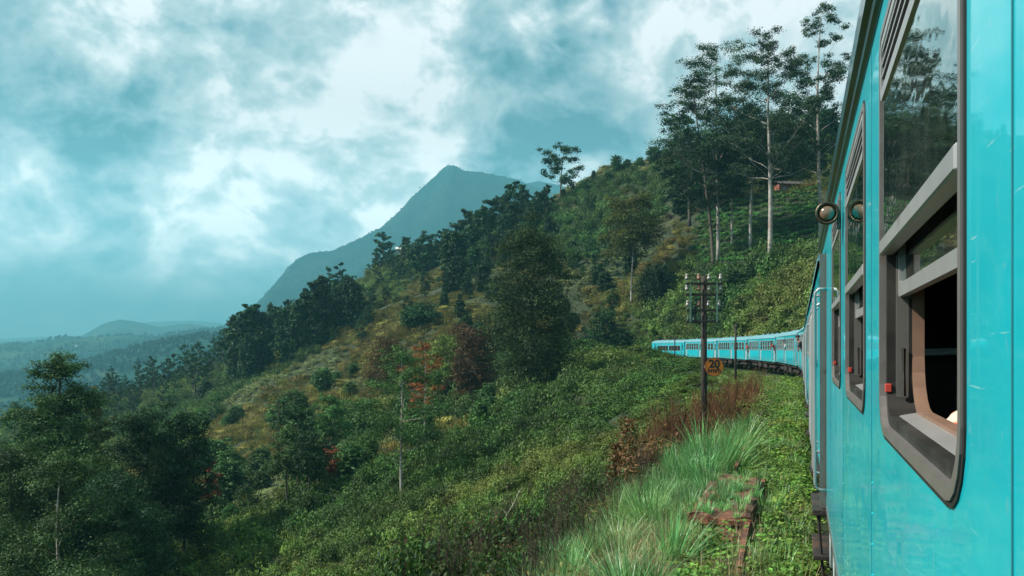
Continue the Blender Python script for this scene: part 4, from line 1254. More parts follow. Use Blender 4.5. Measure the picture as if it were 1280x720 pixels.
# door, handrails, steps
dr = MB().cbox(-HALF + .05, -HALF + .085, D0 + .02, D1 - .02, 1.12, 3.12, .008).build('door', M['paint'], car)
ring(MB(), rrect(D0 + .16, D1 - .16, 2.12, 2.98, .06), rrect(D0 + .19, D1 - .19, 2.15, 2.95, .05), -HALF + .04, -HALF + .05).build('window_frame', M['alu'], dr)
MB().box(-HALF + .044, -HALF + .0485, D0 + .19, D1 - .19, 2.15, 2.95).build('pane', M['far_glass'], dr)
for yy in (D0 - .05, D1 + .06):
    z0, z1 = EYE - 1.14, EYE + .43
    MB().tube([(-HALF + .0, yy, z1 + .03), (-HALF - .06, yy, z1 + .03), (-HALF - .085, yy, z1), (-HALF - .088, yy, z1 - .06), (-HALF - .088, yy, z0 + .05), (-HALF - .08, yy, z0 + .01), (-HALF - .05, yy, z0 - .01), (-HALF, yy, z0 - .01)], .0125, 10).build('handrail', M['alu'], car, True)
MB().box(-HALF - .05, -HALF + .004, D0 + .02, D0 + .06, 1.05, 3.1).build('door_post', M['alu_dark'], car)
MB().cbox(-HALF - .105, -HALF + .22, D0, D1, .98, 1.03, .006).tube([(-HALF - .06, D0 + .05, .98), (-HALF - .02, D0 + .05, .45)], .012, 6).tube([(-HALF - .06, D1 - .05, .98), (-HALF - .02, D1 - .05, .45)], .012, 6).build('step', M['under'], car)
MB().cbox(-HALF - .10, -HALF + .18, D0, D1, .62, .66, .006).build('step', M['under'], car)


def underframe(parent, y0, y1, n=1.0):
    mb = MB(); mb.box(-HALF + .10, -HALF + .22, y0 + .1, y1 - .1, .86, 1.066); mb.box(HALF - .22, HALF - .10, y0 + .1, y1 - .1, .86, 1.066)
    mb.box(-1.2, 1.2, y0 + .1, y1 - .1, .95, 1.06)
    for q in np.linspace(y0 + 1, y1 - 1, 9): mb.box(-1.1, 1.1, q, q + .08, .80, .95)
    mb.cbox(-HALF + .16, -.5, (y0 + y1) / 2 + .5, (y0 + y1) / 2 + 2.3, .42, .86, .02)
    mb.cbox(-HALF + .2, -.4, (y0 + y1) / 2 - 2.6, (y0 + y1) / 2 - .8, .38, .86, .02)
    mb.build('underframe', M['under'], parent)
    for q in (y0 + 2.9, y1 - 2.9):
        mb = MB(); mb.cbox(-1.18, -1.08, q - 1.5, q + 1.5, .48, .70, .02); mb.cbox(1.08, 1.18, q - 1.5, q + 1.5, .48, .70, .02); mb.box(-1.0, 1.0, q - .25, q + .25, .5, .84)
        bg_ = mb.build('bogie', M['under'], parent)
        for w in (-1.1, 1.1):
            mb = MB()
            for sx in (-1, 1): mb.lathe([(.10, -.07), (.40, -.07), (.46, -.02), (.46, .05), (.40, .06), (.1, .07)], 20, (sx * .84, q + w, .455), 'x')
            mb.lathe([(.07, -.8), (.07, .8)], 8, (0, q + w, .455), 'x')
            mb.build('wheelset', M['under'], bg_)
            for sx in (-1, 1): MB().lathe([(.10, -.05), (.12, 0), (.10, .06)], 10, (sx * 1.2, q + w, .455), 'x').build('axle_box', M['under'], bg_)


underframe(car, Y_A, Y_B)
rivets(car)
for k in range(-2, 4):
    yy = W0 + WP * k - (WP - WW) / 2 + .02
    MB().box(-HALF - .0016, -HALF + .002, yy, yy + .004, 1.08, 3.23).build('panel_seam', M['seam'], car)
# pale brackets that show under the side near the door
for q in (4.9, 5.6, 6.3):
    MB().add([(-HALF + .012, q, 1.044), (-HALF + .012, q + .35, 1.044), (-HALF + .012, q + .22, .70), (-HALF + .012, q + .12, .70), (-HALF + .05, q, 1.044), (-HALF + .05, q + .35, 1.044), (-HALF + .05, q + .22, .70), (-HALF + .05, q + .12, .70)],
             [(0, 1, 2, 3), (7, 6, 5, 4), (0, 4, 5, 1), (1, 5, 6, 2), (2, 6, 7, 3), (3, 7, 4, 0)]).build('hanger_bracket', M['light_grey'], car)
# cloth bundle lying inside on the window ledge
m_, t_, o_ = mat_new('printed_cloth')
tc_ = t_.add('ShaderNodeTexCoord').outputs['Object']
vo = t_.add('ShaderNodeTexVoronoi'); vo.inputs['Scale'].default_value = 13; t_.put(vo.inputs['Vector'], tc_)
b_ = t_.add('ShaderNodeBsdfPrincipled'); t_.put(b_.inputs['Base Color'], t_.mix(t_.smooth(vo.outputs['Distance'], .40, .32), (.55, .48, .40), (.55, .09, .03))); b_.inputs['Roughness'].default_value = .9
t_.l.new(b_.outputs[0], o_.inputs[0])
bm = bmesh.new(); bmesh.ops.create_icosphere(bm, subdivisions=4, radius=1)
for v in bm.verts:
    k = 1 + .10 * mnoise.noise(v.co * 1.6) + .04 * mnoise.noise(v.co * 5)
    v.co = Vector((v.co.x * .055 * k, v.co.y * .060 * k, v.co.z * .075 * k + .10))
me = bpy.data.meshes.new('cloth_bundle'); bm.to_mesh(me); bm.free(); me.materials.append(m_); me.polygons.foreach_set('use_smooth', [True] * len(me.polygons))
# standing just inside the first window
cb = tag(obj('cloth_bundle', me), 'white cloth bundle with orange print on the ledge inside the nearest open window', 'bundle')
lx, ly = -HALF + .165, W0 + .945
h_ = HEAD0
cb.location = (cx_ + lx * math.cos(h_) + ly * math.sin(h_), cy_ - lx * math.sin(h_) + ly * math.cos(h_), WZ0 - .105); cb.rotation_euler = (0, 0, -h_)

# ------------------------------------------------------------------ the other carriages
CL = 16.45


def make_car(variant):
    t = thing('railway_carriage', 'x', 'railway carriage', group='turquoise carriages of the curving train')
    h = CL / 2; doors, wn = [], []
    if variant == 'power':
        doors = [(-h + .5, .7), (h - 2.2, .75)]
        wn = [(-h + 1.8 + k * 5.9, 5.5, 1.95, 2.78) for k in range(2)]
        small = [(-h + 2.0 + k * 1.75, .45, 3.0, 3.12) for k in range(7)]
    else:
        doors = [(-h + .35, .75), (-.4, .8), (h - 1.1, .75)]
        a = -h + 1.6
        wn = [(a + k * 1.36, 1.0, 2.12, 3.02) for k in range(5)] + [(.85 + k * 1.28, .95, 2.12, 3.02) for k in range(5)]
        small = []
    for sgn in (-1, 1):
        hl = [rrect(a, a + w, z0, z1, .08, .06, 4) for a, w, z0, z1 in wn + small] + [rrect(a, a + w, 1.12, 3.12, .04, .08, 4) for a, w in doors]
        o = skin('body_side', -HALF, -h, h, 1.05, 3.24, hl, M['paint'], t, .08)
        if sgn == 1: o.rotation_euler = (0, 0, math.pi)
    mb = MB(); mb.box(-HALF + .003, HALF - .003, -h, -h + .05, 1.05, 3.24); mb.box(-HALF + .003, HALF - .003, h - .05, h, 1.05, 3.24); mb.build('body_end', M['paint'], t)
    mb = MB(); mb.box(-HALF + .09, HALF - .09, -h + .06, h - .06, 1.08, 1.15)
    mb.box(-.02, .02, -h + .06, h - .06, 1.15, 3.3)
    mb.build('interior', M['inner_dark'], t)
    pr = [(-HALF - .03, 3.27)] + [(-math.cos(math.radians(a)) * HALF, 3.30 + math.sin(math.radians(a)) * .42) for a in range(8, 173, 12)] + [(HALF + .03, 3.27)]
    pr = [(-HALF - .03, 3.235)] + pr + [(HALF + .03, 3.235)]
    n = len(pr); V = [(p[0], -h, p[1]) for p in pr] + [(p[0], h, p[1]) for p in pr]
    MB().add(V, [(i, i + 1, n + i + 1, n + i) for i in range(n - 1)] + [tuple(range(n))[::-1], tuple(range(n, 2 * n))]).build('roof', M['roof'], t)
    for q in np.linspace(-h + 1.5, h - 1.5, 6): MB().lathe([(.10, 0), (.10, .05), (.17, .06), (.15, .10), (.05, .12)], 10, (0, q, 3.70)).build('roof_vent', M['roof'], t)
    # windows with frame, pane and a half-height rail
    wm = {}
    for a, w, z0, z1 in wn + small:
        key = (w, z1 - z0)
        if key not in wm:
            hh = z1 - z0
            f = ring(MB(), rrect(-.02, w + .02, -.02, hh + .02, .09, .07, 4), rrect(.045, w - .045, .045, hh - .045, .05, .04, 4), -.014, .03)
            if w < 2 and hh > .5: f.box(.0, .03, .045, w - .045, hh * .45, hh * .45 + .05)
            if w > 2:
                for q in (1.35, 2.73, 4.1): f.box(.0, .03, q, q + .07, .045, hh - .045)
            p = MB().box(.034, .038, 0, w, 0, hh)
            wm[key] = (f.mesh('window', M['alu']), p.mesh('pane', M['far_glass'] if w > 2 or hh < .5 else M['glass']))
        for sgn in ((0, -1) if True else (0,)):
            o = obj('window', wm[key][0], t)
            if sgn == 0: o.location = (-HALF, a, z0)
            else: o.location = (HALF, -a, z0); o.rotation_euler = (0, 0, math.pi)
            obj('pane', wm[key][1], o)
    for a, w in doors:
        for sgn in (-1, 1):
            d = MB().box(.05, .08, a + .01, a + w - .01, 1.12, 3.12).mesh('door', M['paint' if variant == 'power' else 'light_grey'])
            o = obj('door', d, t, (-HALF if sgn < 0 else HALF, 0, 0), 0 if sgn < 0 else math.pi)
            MB().box(.040, .0485, a + .14, a + w - .14, 2.1, 2.95).build('pane', M['far_glass'], o)
            for q in (a - .09, a + w + .09):
                MB().tube([(0, q, 2.80), (-.07, q, 2.76), (-.085, q, 2.65), (-.085, q, 1.35), (-.06, q, 1.24), (0, q, 1.22)], .018, 6).build('handrail', M['alu'], o)
            MB().box(-.09, .2, a, a + w, .96, 1.0).box(-.08, .2, a, a + w, .60, .64).build('step', M['under'], o)
    MB().box(-.55, .55, h, h + .27, 1.15, 3.2).build('gangway_bellows', M['black'], t)
    MB().box(-.55, .55, -h - .27, -h, 1.15, 3.2).build('gangway_bellows', M['black'], t)
    mb = MB(); mb.box(-HALF - .012, -HALF + .01, -h, h, 1.02, 1.048); mb.box(HALF - .01, HALF + .012, -h, h, 1.02, 1.048); mb.build('bottom_strip', M['black'], t)
    underframe(t, -h, h)
    return t


LBL = ['next turquoise carriage ahead of ours, seen edge on beyond the door handrails', 'second turquoise carriage ahead, seen nearly edge on where the train starts to bend',
       'third turquoise carriage ahead, a thin slice just left of the near carriage side', 'turquoise carriage at the near end of the visible curve, its side turning to the viewer',
       'turquoise carriage in the curve with a person leaning from its door', 'turquoise carriage behind the thin second pole in the middle of the curve',
       'turquoise carriage half hidden by the telegraph pole with the speed sign', 'turquoise carriage next to last in the train, just right of the long windowed car']
proto = make_car('coach')
for k in range(8):
    s = 8.6 + 17 * k + 8.5
    c = proto if k == 0 else copy_tree(proto)
    xa, ya, _ = path(s - 8); xb, yb, _ = path(s + 8)
    c.location = ((xa + xb) / 2, (ya + yb) / 2, float(grade(s))); c.rotation_euler = (0, 0, -math.atan2(xb - xa, yb - ya)); c['label'] = LBL[k]
    if k == 7:   # last: the power car with long dark windows
        pass
CARS = [o for o in ROOT.objects if o.name.startswith('railway_carriage') and o.parent is None]
s = 8.6 + 17 * 7 + 8.5
last = [o for o in CARS if o.get('label') == LBL[7]][0]


def drop(o):
    for ch in list(o.children): drop(ch)
    bpy.data.objects.remove(o)


loc, rot = last.location.copy(), last.rotation_euler.copy(); drop(last)
pc = make_car('power'); pc.location = loc; pc.rotation_euler = rot
pc['label'] = 'last turquoise carriage at the far end, with two long dark window bands'
# ------------------------------------------------------------------ things along the line
def strip(lc, s):
    """track frame of the straight: lc = metres right of the camera, s = metres ahead"""
    return lc * math.cos(HEAD0) + s * math.sin(HEAD0), -lc * math.sin(HEAD0) + s * math.cos(HEAD0)


def text_mesh(body, size, mat, depth=.002, bold=.0):
    cu = bpy.data.curves.new('lettering', 'FONT'); cu.body = body; cu.size = size; cu.extrude = depth; cu.align_x = 'CENTER'; cu.align_y = 'CENTER'; cu.offset = bold
    o = bpy.data.objects.new('tmp', cu); ROOT.objects.link(o)
    dg = bpy.context.evaluated_depsgraph_get(); me = bpy.data.meshes.new_from_object(o.evaluated_get(dg)); me.name = 'lettering'
    bpy.data.objects.remove(o); me.materials.clear(); me.materials.append(mat); return me


M['pole'] = pbr('pole_wood', (.030, .024, .020), .85, var=.4, scale=9, bump=.5)
M['porcelain'] = pbr('porcelain', (.21, .19, .165), .3, var=.2, spec=.7)
M['porcelain_brown'] = pbr('porcelain_brown', (.20, .08, .05), .35, var=.3)
M['iron_pale'] = pbr('iron_pale', (.16, .24, .20), .6, .2, .25, 12)
M['orange'] = pbr('sign_orange', (.90, .19, .012), .5, var=.12, scale=8, col2=(.62, .16, .04), mixlo=.6, mixhi=.8, mixscale=6)
M['sign_black'] = pbr('sign_black', (.015, .012, .01), .6)
M['rust'] = pbr('rust', (.20, .075, .042), .85, var=.45, scale=9, bump=.7, bscale=30, col2=(.07, .035, .025), mixlo=.45, mixhi=.6, mixscale=5)
M['rust_slab'] = pbr('rusty_slab', (.15, .062, .035), .9, var=.4, scale=7, bump=.9, bscale=22, col2=(.10, .06, .035), mixlo=.45, mixhi=.62, mixscale=3)


def telegraph_pole(px, D, ytop, label, arms, r=.09, full=True):
    X = (px - 640) / FPX * D; Z = hz(X, D)
    top = EYE + (HORIZ - ytop) / FPX * D
    t = thing('telegraph_pole', label, 'telegraph pole', (X, D, Z))
    H = top - Z
    MB().tube([(0, 0, -.5), (0, 0, H * .5), (0, 0, H)], [r * 1.15, r, r * .85], 12).build('post', M['pole'], t, True)
    for (yp, x0, x1) in arms:
        z = EYE + (HORIZ - yp) / FPX * D - Z
        a = MB().cbox((x0 - px) / FPX * D, (x1 - px) / FPX * D, -r - .075, -r + .004, z - .035, z + .035, .006).build('crossarm', M['pole'], t)
        if full:
            w = (x1 - x0) / FPX * D
            for q, mt in ((.03, 'porcelain'), (.20, None), (.36, 'porcelain_brown'), (.64, 'porcelain'), (.80, None), (.96, 'porcelain')):
                xx = (x0 - px) / FPX * D + q * w
                MB().tube([(xx, -r - .035, z + .03), (xx, -r - .035, z + .14)], .011, 6).build('pin', M['iron_pale'], a)
                if mt and yp < 395:
                    MB().lathe([(.030, .10), (.052, .12), (.050, .17), (.036, .18), (.044, .22), (.034, .26), (.012, .275)], 10, (xx, -r - .035, z)).build('insulator', M[mt], a, True)
    if full:
        zt = EYE + (HORIZ - 355) / FPX * D - Z; zb = EYE + (HORIZ - 403) / FPX * D - Z
        for xp in (861.5, 894.5):
            xx = (xp - px) / FPX * D
            MB().box(xx - .02, xx + .02, -r - .084, -r - .0755, zb, zt).build('tie_bar', M['iron_pale'], t)
    return t, X, D, Z


tp, PX_, PD_, PZ_ = telegraph_pole(880, 22, 345, 'black telegraph pole with four crossarms carrying the orange speed sign',
                                   [(355, 856, 901), (368.5, 856, 901), (388, 857, 899), (402, 857, 899)], .085)
telegraph_pole(919.5, 62, 405, 'thin plain telegraph pole in front of the curving train', [(409, 917, 922)], .09, False)
telegraph_pole(843.5, 112, 420, 'farthest thin telegraph pole, before the last carriage', [(424, 840, 847)], .09, False)
# the sign
zc = EYE + (HORIZ - 458.5) / FPX * 22
sg = thing('speed_sign', 'round orange sign reading 20 km/h on the telegraph pole', 'sign', (PX_ + .25, PD_ - .13, zc))
MB().lathe([(.255, .008), (.262, 0), (.262, -.004), (.250, -.008), (.246, -.006)], 40, (0, 0, 0), 'y').build('disc', M['orange'], sg)
MB().cbox(-.27, .2, .0085, .045, -.02, .02, .004).build('bracket', M['iron_pale'], sg)
rg = MB()
n = 40; V = []; F = []
for k in range(n):
    a = 2 * math.pi * k / n
    for r_, y_ in ((.262, -.0085), (.250, -.0105), (.243, -.0085)): V.append((r_ * math.cos(a), y_, r_ * math.sin(a)))
for k in range(n):
    j = (k + 1) % n
    for q in range(2): F.append((k * 3 + q, j * 3 + q, j * 3 + q + 1, k * 3 + q + 1))
MeshRim = rg.add(V, F).build('rim', M['rust'], sg)
for body, size, z, bd_ in (('20', .30, .075, .012), ('km/h', .175, -.095, .006)):
    o = obj('lettering', text_mesh(body, size, M['sign_black'], .002, bd_), sg, (0, -.0115, z)); o.rotation_euler = (math.radians(90), 0, 0)

# rusty siding rail, post and slab
def rail_prof(mb, pts_):
    pr = [(-.06, 0), (.06, 0), (.06, .012), (.012, .03), (.012, .10), (.033, .115), (.033, .145), (-.033, .145), (-.033, .115), (-.012, .10), (-.012, .03), (-.06, .012)]
    n = len(pr); V = []
    for (x, y, z) in pts_: V += [(x + a * math.cos(HEAD0), y - a * math.sin(HEAD0), z + b) for a, b in pr]
    mb.add(V, [(k * n + i, k * n + (i + 1) % n, (k + 1) * n + (i + 1) % n, (k + 1) * n + i) for k in range(len(pts_) - 1) for i in range(n)] + [tuple(range(n))[::-1], tuple(range((len(pts_) - 1) * n, len(pts_) * n))])
    return mb


tag(rail_prof(MB(), [(*strip(-.62 + .02 * math.sin(q), q), -.10 + .03 * math.sin(q * .7)) for q in np.arange(2.0, 15.6, .8)]).build('siding_rail', M['rust']), 'rusty brown siding rail lying in the weeds beside the train', 'rail')
x_, y_ = strip(-1.12, 17.3)
tag(rail_prof(MB(), [(*strip(-1.14, 15.6), -.05), (*strip(-1.10, 17.3), .12)]).build('rail_stub', M['rust']), 'short rusty rail stub sticking up behind the rusty slab', 'rail')
tag(rail_prof(MB(), [(*strip(-.98, 7.2), -.22), (*strip(-.97, 9.5), -.20)]).build('rail_piece', M['rust']), 'half buried piece of rusty rail in front of the slab', 'rail')
sl = thing('rusty_slab', 'rusty brown box shaped slab with grass growing on it between rail and tall grass', 'slab', (*strip(-1.02, 12.6), -.01), -HEAD0)
def rough_slab(x0, x1, y0, y1, z0, z1, seed, nx=14, ny=44):
    """an uneven worn block"""
    V = []; F = []
    for j in range(ny + 1):
        for i in range(nx + 1):
            x = x0 + (x1 - x0) * i / nx; y = y0 + (y1 - y0) * j / ny
            e = .05 * mnoise.noise(Vector((y * 2.1, i * .3, seed)))
            zz = z1 + .045 * mnoise.noise(Vector((x * 3, y * 2, seed))) + .02 * mnoise.noise(Vector((x * 11, y * 9, seed)))
            V.append((x + (e if i in (0, nx) else 0), y + (.06 * mnoise.noise(Vector((x * 5, y, seed))) if j in (0, ny) else 0), zz - (.02 if i in (0, nx) or j in (0, ny) else 0)))
    m_ = nx + 1
    for j in range(ny):
        for i in range(nx): F.append((j * m_ + i, j * m_ + i + 1, (j + 1) * m_ + i + 1, (j + 1) * m_ + i))
    rim = [i for i in range(m_)] + [j * m_ + nx for j in range(1, ny + 1)] + [ny * m_ + i for i in range(nx - 1, -1, -1)] + [j * m_ for j in range(ny - 1, 0, -1)]
    b = len(V)
    for k in rim: V.append((V[k][0] * .99, V[k][1], z0))
    for k in range(len(rim)):
        j = (k + 1) % len(rim); F.append((rim[j], rim[k], b + k, b + j))
    return MB().add(V, F)


rough_slab(-.38, .40, -1.75, 1.75, .02, .14, 2).build('top_plate', M['rust_slab'], sl)
rough_slab(-.40, .42, -1.80, -1.72, .02, .135, 5, 12, 3).build('edge_beam', M['rust'], sl)
MB().cbox(-.34, -.26, -1.7, 1.6, -.35, .02, .01).build('side_beam', M['rust'], sl)
MB().cbox(.28, .36, -1.7, 1.6, -.35, .02, .01).build('side_beam', M['rust'], sl)
blk = rough_slab(-.16, .16, -.35, .35, -.3, .04, 9, 6, 8).build('rusty_block', M['rust']); blk.location = (*strip(-.80, 10.35), -.03); blk.rotation_euler = (0, 0, -HEAD0 + .15)
tag(blk, 'small rusty block between the slab and the rail', 'block')

# ---- near plants
rng = np.random.default_rng(77)


def weed_mesh(name, seed, n, H, size, mat, R=.13):
    """low leafy weed: stems with broad leaves"""
    g_ = np.random.default_rng(seed); Cs = []; Ns = []; mb = MB()
    for k in range(6):
        a = g_.uniform(0, 6.28); r = g_.uniform(.2, 1) * R; h = H * g_.uniform(.5, 1.1)
        tip = np.array([math.cos(a) * r * 1.6, math.sin(a) * r * 1.6, h])
        mm = n // 6; t = g_.random(mm) ** .7
        C = np.outer(t, tip) + g_.normal(0, .028, (mm, 3)) * np.array([1.3, 1.3, .5])
        N = g_.normal(0, .5, (mm, 3)) + np.array([0, 0, 1.0]) + np.stack([np.cos(a) * t, np.sin(a) * t, 0 * t], 1) * .5
        N /= np.linalg.norm(N, axis=1, keepdims=True); Cs.append(C); Ns.append(N)
    v, f = leaf_quads(g_, np.concatenate(Cs), np.concatenate(Ns), size, .62)
    return mesh_np(name, v, f, [mat])


def along(n, s0, s1, l0, l1, g_, pw=1.0):
    """points on the strip, denser near the camera"""
    u = g_.random(n)
    s = s0 * (s1 / s0) ** u if pw == 1.0 else s0 + (s1 - s0) * u
    l = g_.uniform(l0, l1, n)
    X = l * math.cos(HEAD0) + s * math.sin(HEAD0); Y = -l * math.sin(HEAD0) + s * math.cos(HEAD0)
    return X, Y, s, l


def put(name, label, meshes, X, Y, s, kmin, kmax, seed, zk=1.0, tilt=.12, sink=.02, grow=.0):
    g_ = np.random.default_rng(seed); n = len(X); Z = hill(X, Y)
    k = g_.uniform(kmin, kmax, n) * (1 + grow * s)
    sc = np.stack([k, k, k * zk * g_.uniform(.75, 1.2, n)], 1)
    return scatter(name, label, meshes, np.stack([X, Y, Z - sink], 1), sc, g_.uniform(0, 6.28, n), g_.normal(0, tilt, (n, 2)), seed=seed)


def clear_slab(X, Y, s, l, pad=.0):
    return ~((l > -1.42 - pad) & (l < -.58 + pad) & (s > 10.7 - pad) & (s < 14.5 + pad))


# low leafy weeds between the rail and the train, and everywhere thinly
X, Y, s, l = along(7200, 2.2, 62, -1.15, .10, rng); k = clear_slab(X, Y, s, l, .05) & (l > -1.15 + .0 * s)
gap_ = vnoise(X, Y, .7, 61) > -.30
k &= gap_ & ~((np.abs(l + .62) < .13) & (s < 17))
put('leafy_weeds', 'low bright green leafy weeds along the foot of the train', [weed_mesh('weed', 200 + i, 66, .26, .055, M['weed']) for i in range(6)], X[k], Y[k], s[k], .6, 1.25, 1, 1.0, grow=.010)
X, Y, s, l = along(2600, 2.2, 55, -1.6, .05, rng); k = clear_slab(X, Y, s, l, .02)
put('short_grass', 'short green and straw coloured grass among the weeds', [grass_mesh('tuft', 210 + i, 46, .34, M['blade'], R=.10, w=.008, segs=3) for i in range(3)] + [grass_mesh('tuft', 215 + i, 34, .30, M['blade_dry'], R=.10, w=.007, segs=3) for i in range(2)], X[k], Y[k], s[k], .6, 1.2, 2, grow=.012)
X, Y, s, l = along(1500, 3, 12, -2.6, -.45, rng); k = clear_slab(X, Y, s, l, .02)
put('dry_grass', 'straw brown dry grass in front of the rusty slab', [grass_mesh('tuft', 220 + i, 50, .36, M['blade_dry'], R=.13, w=.009, segs=3, droop=.9) for i in range(4)], X[k], Y[k], s[k], .6, 1.3, 3)
X = np.concatenate([rng.normal(-1.0, .22, 70)]); s = rng.uniform(10.8, 14.4, 70); Xw = X * math.cos(HEAD0) + s * math.sin(HEAD0); Yw = -X * math.sin(HEAD0) + s * math.cos(HEAD0)
o = scatter('slab_grass', 'grass tufts growing out of the rusty slab', [grass_mesh('tuft', 225 + i, 40, .22, M['blade'], R=.09, w=.008, segs=3, droop=.8) for i in range(3)], np.stack([Xw, Yw, np.full(70, .11)], 1), np.full((70, 3), 1.0) * rng.uniform(.4, 1.2, (70, 1)), rng.uniform(0, 6, 70), seed=4)
# tall bright grass along the shoulder
def mixed_clump(seed, n, H, R, dry):
    a = grass_mesh('a', seed, n, H, M['blade'], R, .014, .95, 5); b = grass_mesh('b', seed + 1, int(n * dry), H * .85, M['blade_dry'], R * 1.1, .010, 1.2, 4)
    bm = bmesh.new(); bm.from_mesh(a); k = len(bm.faces); bm.from_mesh(b); bm.faces.ensure_lookup_table()
    for f in bm.faces[k:]: f.material_index = 1
    me = bpy.data.meshes.new('clump'); bm.to_mesh(me); bm.free(); me.materials.append(M['blade']); me.materials.append(M['blade_dry']); return me


gt = [mixed_clump(230 + 3 * i, (120, 150, 70, 100, 130)[i], (1.0, .9, .75, 1.1, .85)[i], (.16, .24, .14, .20, .26)[i], (.12, .2, .35, .1, .3)[i]) for i in range(5)]
X, Y, s, l = along(330, 4.6, 25, -2.55, -1.35, rng); k = vnoise(X, Y, .9, 63) > -.22; X, Y, s = X[k], Y[k], s[k]
put('tall_grass', 'long arching bright green grass on the shoulder of the line', gt, X, Y, s, .42, .95, 5, tilt=.26)
X, Y, s, l = along(34, 14.6, 19.5, -2.1, -1.15, rng)
put('grass_mound', 'largest mound of long bright grass behind the rusty slab', gt, X, Y, s, .80, 1.25, 6, tilt=.26)
X, Y, s, l = along(240, 5, 30, -3.2, -2.3, rng)
put('edge_grass', 'mixed green and dry grass at the edge of the slope', gt[:2] + [grass_mesh('clump', 240 + i, 90, .8, M['blade_dry'], R=.22, w=.009, droop=.8, segs=4) for i in range(2)] + [bush_mesh('bush', 245, 380, .12, M['scrub_olive'])], X, Y, s, .35, .72, 7, tilt=.14)
# brown bracken and dead weeds
br = [bush_mesh('bracken', 250 + i, 300, .11, M['bracken'], flat=1.0, lumps=5) for i in range(3)] + [twig_mesh('twigs', 255 + i, 13, 1.3, M['bracken'], .5, 6, .009) for i in range(3)]
X, Y, s, l = along(300, 19, 42, -4.2, -1.7, rng)
put('bracken', 'rust brown dead bracken and weeds on both sides of the telegraph pole', br, X, Y, s, .50, 1.05, 8, 1.3)
X, Y, s, l = along(150, 8, 24, -4.8, -2.7, rng)
put('dead_weeds', 'dark dead weed stems at the edge of the slope', [twig_mesh('twigs', 260 + i, 12, 1.35, M['stem_dark'], .45, 7, .006) for i in range(4)] + [bush_mesh('bracken', 265, 240, .09, M['bracken'], lumps=4)], X, Y, s, .35, .80, 9, 1.0)
# leafy bushes past the pole on the shoulder and low weeds in the curve
X, Y, s, l = along(900, 24, 62, -2.6, -.15, rng)
kk_ = np.clip((.25 - l) / 1.6, .25, 1.0)
g_ = np.random.default_rng(4); Z = hill(X, Y); k_ = g_.uniform(.35, .75, len(X)) * kk_
scatter('shoulder_bushes', 'green and olive bushes on the shoulder beyond the telegraph pole', [bush_mesh('bush', 270 + i, 420, .12, M['weed' if i % 2 else 'scrub_mid'], flat=.8) for i in range(5)] + [bush_mesh('bush', 276, 380, .12, M['weed_dry'])], np.stack([X, Y, Z - .05], 1), np.stack([k_, k_, k_ * 1.2], 1), g_.uniform(0, 6, len(X)), seed=10)
# low growth along the curve, left of the train
g_ = np.random.default_rng(14); n = 2600
ss = g_.uniform(58, 150, n); ll = -1.62 - g_.random(n) ** 1.3 * 5.2
PP = np.array([path(q) for q in ss]); X = PP[:, 0] + ll * np.cos(PP[:, 2]); Y = PP[:, 1] - ll * np.sin(PP[:, 2]); Z = hill(X, Y)
k_ = np.clip((-ll - 1.3) / 5.0, .18, .6) * g_.uniform(.5, .9, n)
scatter('trackside_bushes', 'light green bushes hiding the wheels of the curving train', [bush_mesh('bush', 280 + i, 420, .17, M[('scrub_mid', 'scrub_pale', 'scrub_olive')[i % 3]], flat=.8) for i in range(6)], np.stack([X, Y, Z - .1], 1), np.stack([k_, k_, k_ * 1.1], 1), g_.uniform(0, 6, n), seed=11)
# the uphill side behind the train
g_ = np.random.default_rng(15); n = 4200
ss = g_.uniform(50, 190, n); ll = 3.0 + g_.random(n) * 13
PP = np.array([path(q) for q in ss]); X = PP[:, 0] + ll * np.cos(PP[:, 2]); Y = PP[:, 1] - ll * np.sin(PP[:, 2]); Z = hill(X, Y)
k_ = np.clip((ll - 1.8) / 2.5, .5, 1.0) * g_.uniform(.9, 1.7, n)
scatter('cutting_bushes', 'green bushes on the bank behind the train', [bush_mesh('bush', 290 + i, 480, .16, M[('scrub_dark', 'scrub_mid', 'scrub_mid', 'scrub_pale')[i % 4]], flat=.8) for i in range(6)], np.stack([X, Y, Z - .15], 1), np.stack([k_, k_, k_], 1), g_.uniform(0, 6, n), seed=12)

# single plants that stand out
def small_plant(px, D, top, meshf, name, label, cat, wpx=None):
    X = (px - 640) / FPX * D; Z = hz(X, D); H = EYE + (HORIZ - top) / FPX * D - Z
    o = obj(name, meshf(H), None, (X, D, Z - .03)); tag(o, label, cat); return o


def stalk(H, seed, mat, lean, r=.010, side=8, dx=None):
    rd_ = random.Random(seed); mb = MB(); dx = lean if dx is None else dx
    P = [Vector((dx * H * (t ** 1.5) + .03 * H * math.sin(t * 7 + seed), .05 * H * math.sin(t * 4 + seed), H * t)) for t in [i / 9 for i in range(10)]]
    mb.tube(P, [r * (1 - .75 * i / 9) for i in range(10)], 5)
    for j in range(side):
        t = rd_.uniform(.3, .98); i = min(8, int(t * 9)); q = P[i].lerp(P[i + 1], t * 9 - i); a = rd_.uniform(0, 6.28); L = H * rd_.uniform(.05, .16)
        m1 = q + Vector((math.cos(a) * L * .4, math.sin(a) * L * .4, L * .35)); mb.tube([q, m1, m1 + Vector((math.cos(a) * L * .25, 0, L * .4))], [r * .4, r * .3, r * .15], 4, False)
    return mb.mesh('stalk', mat, True)


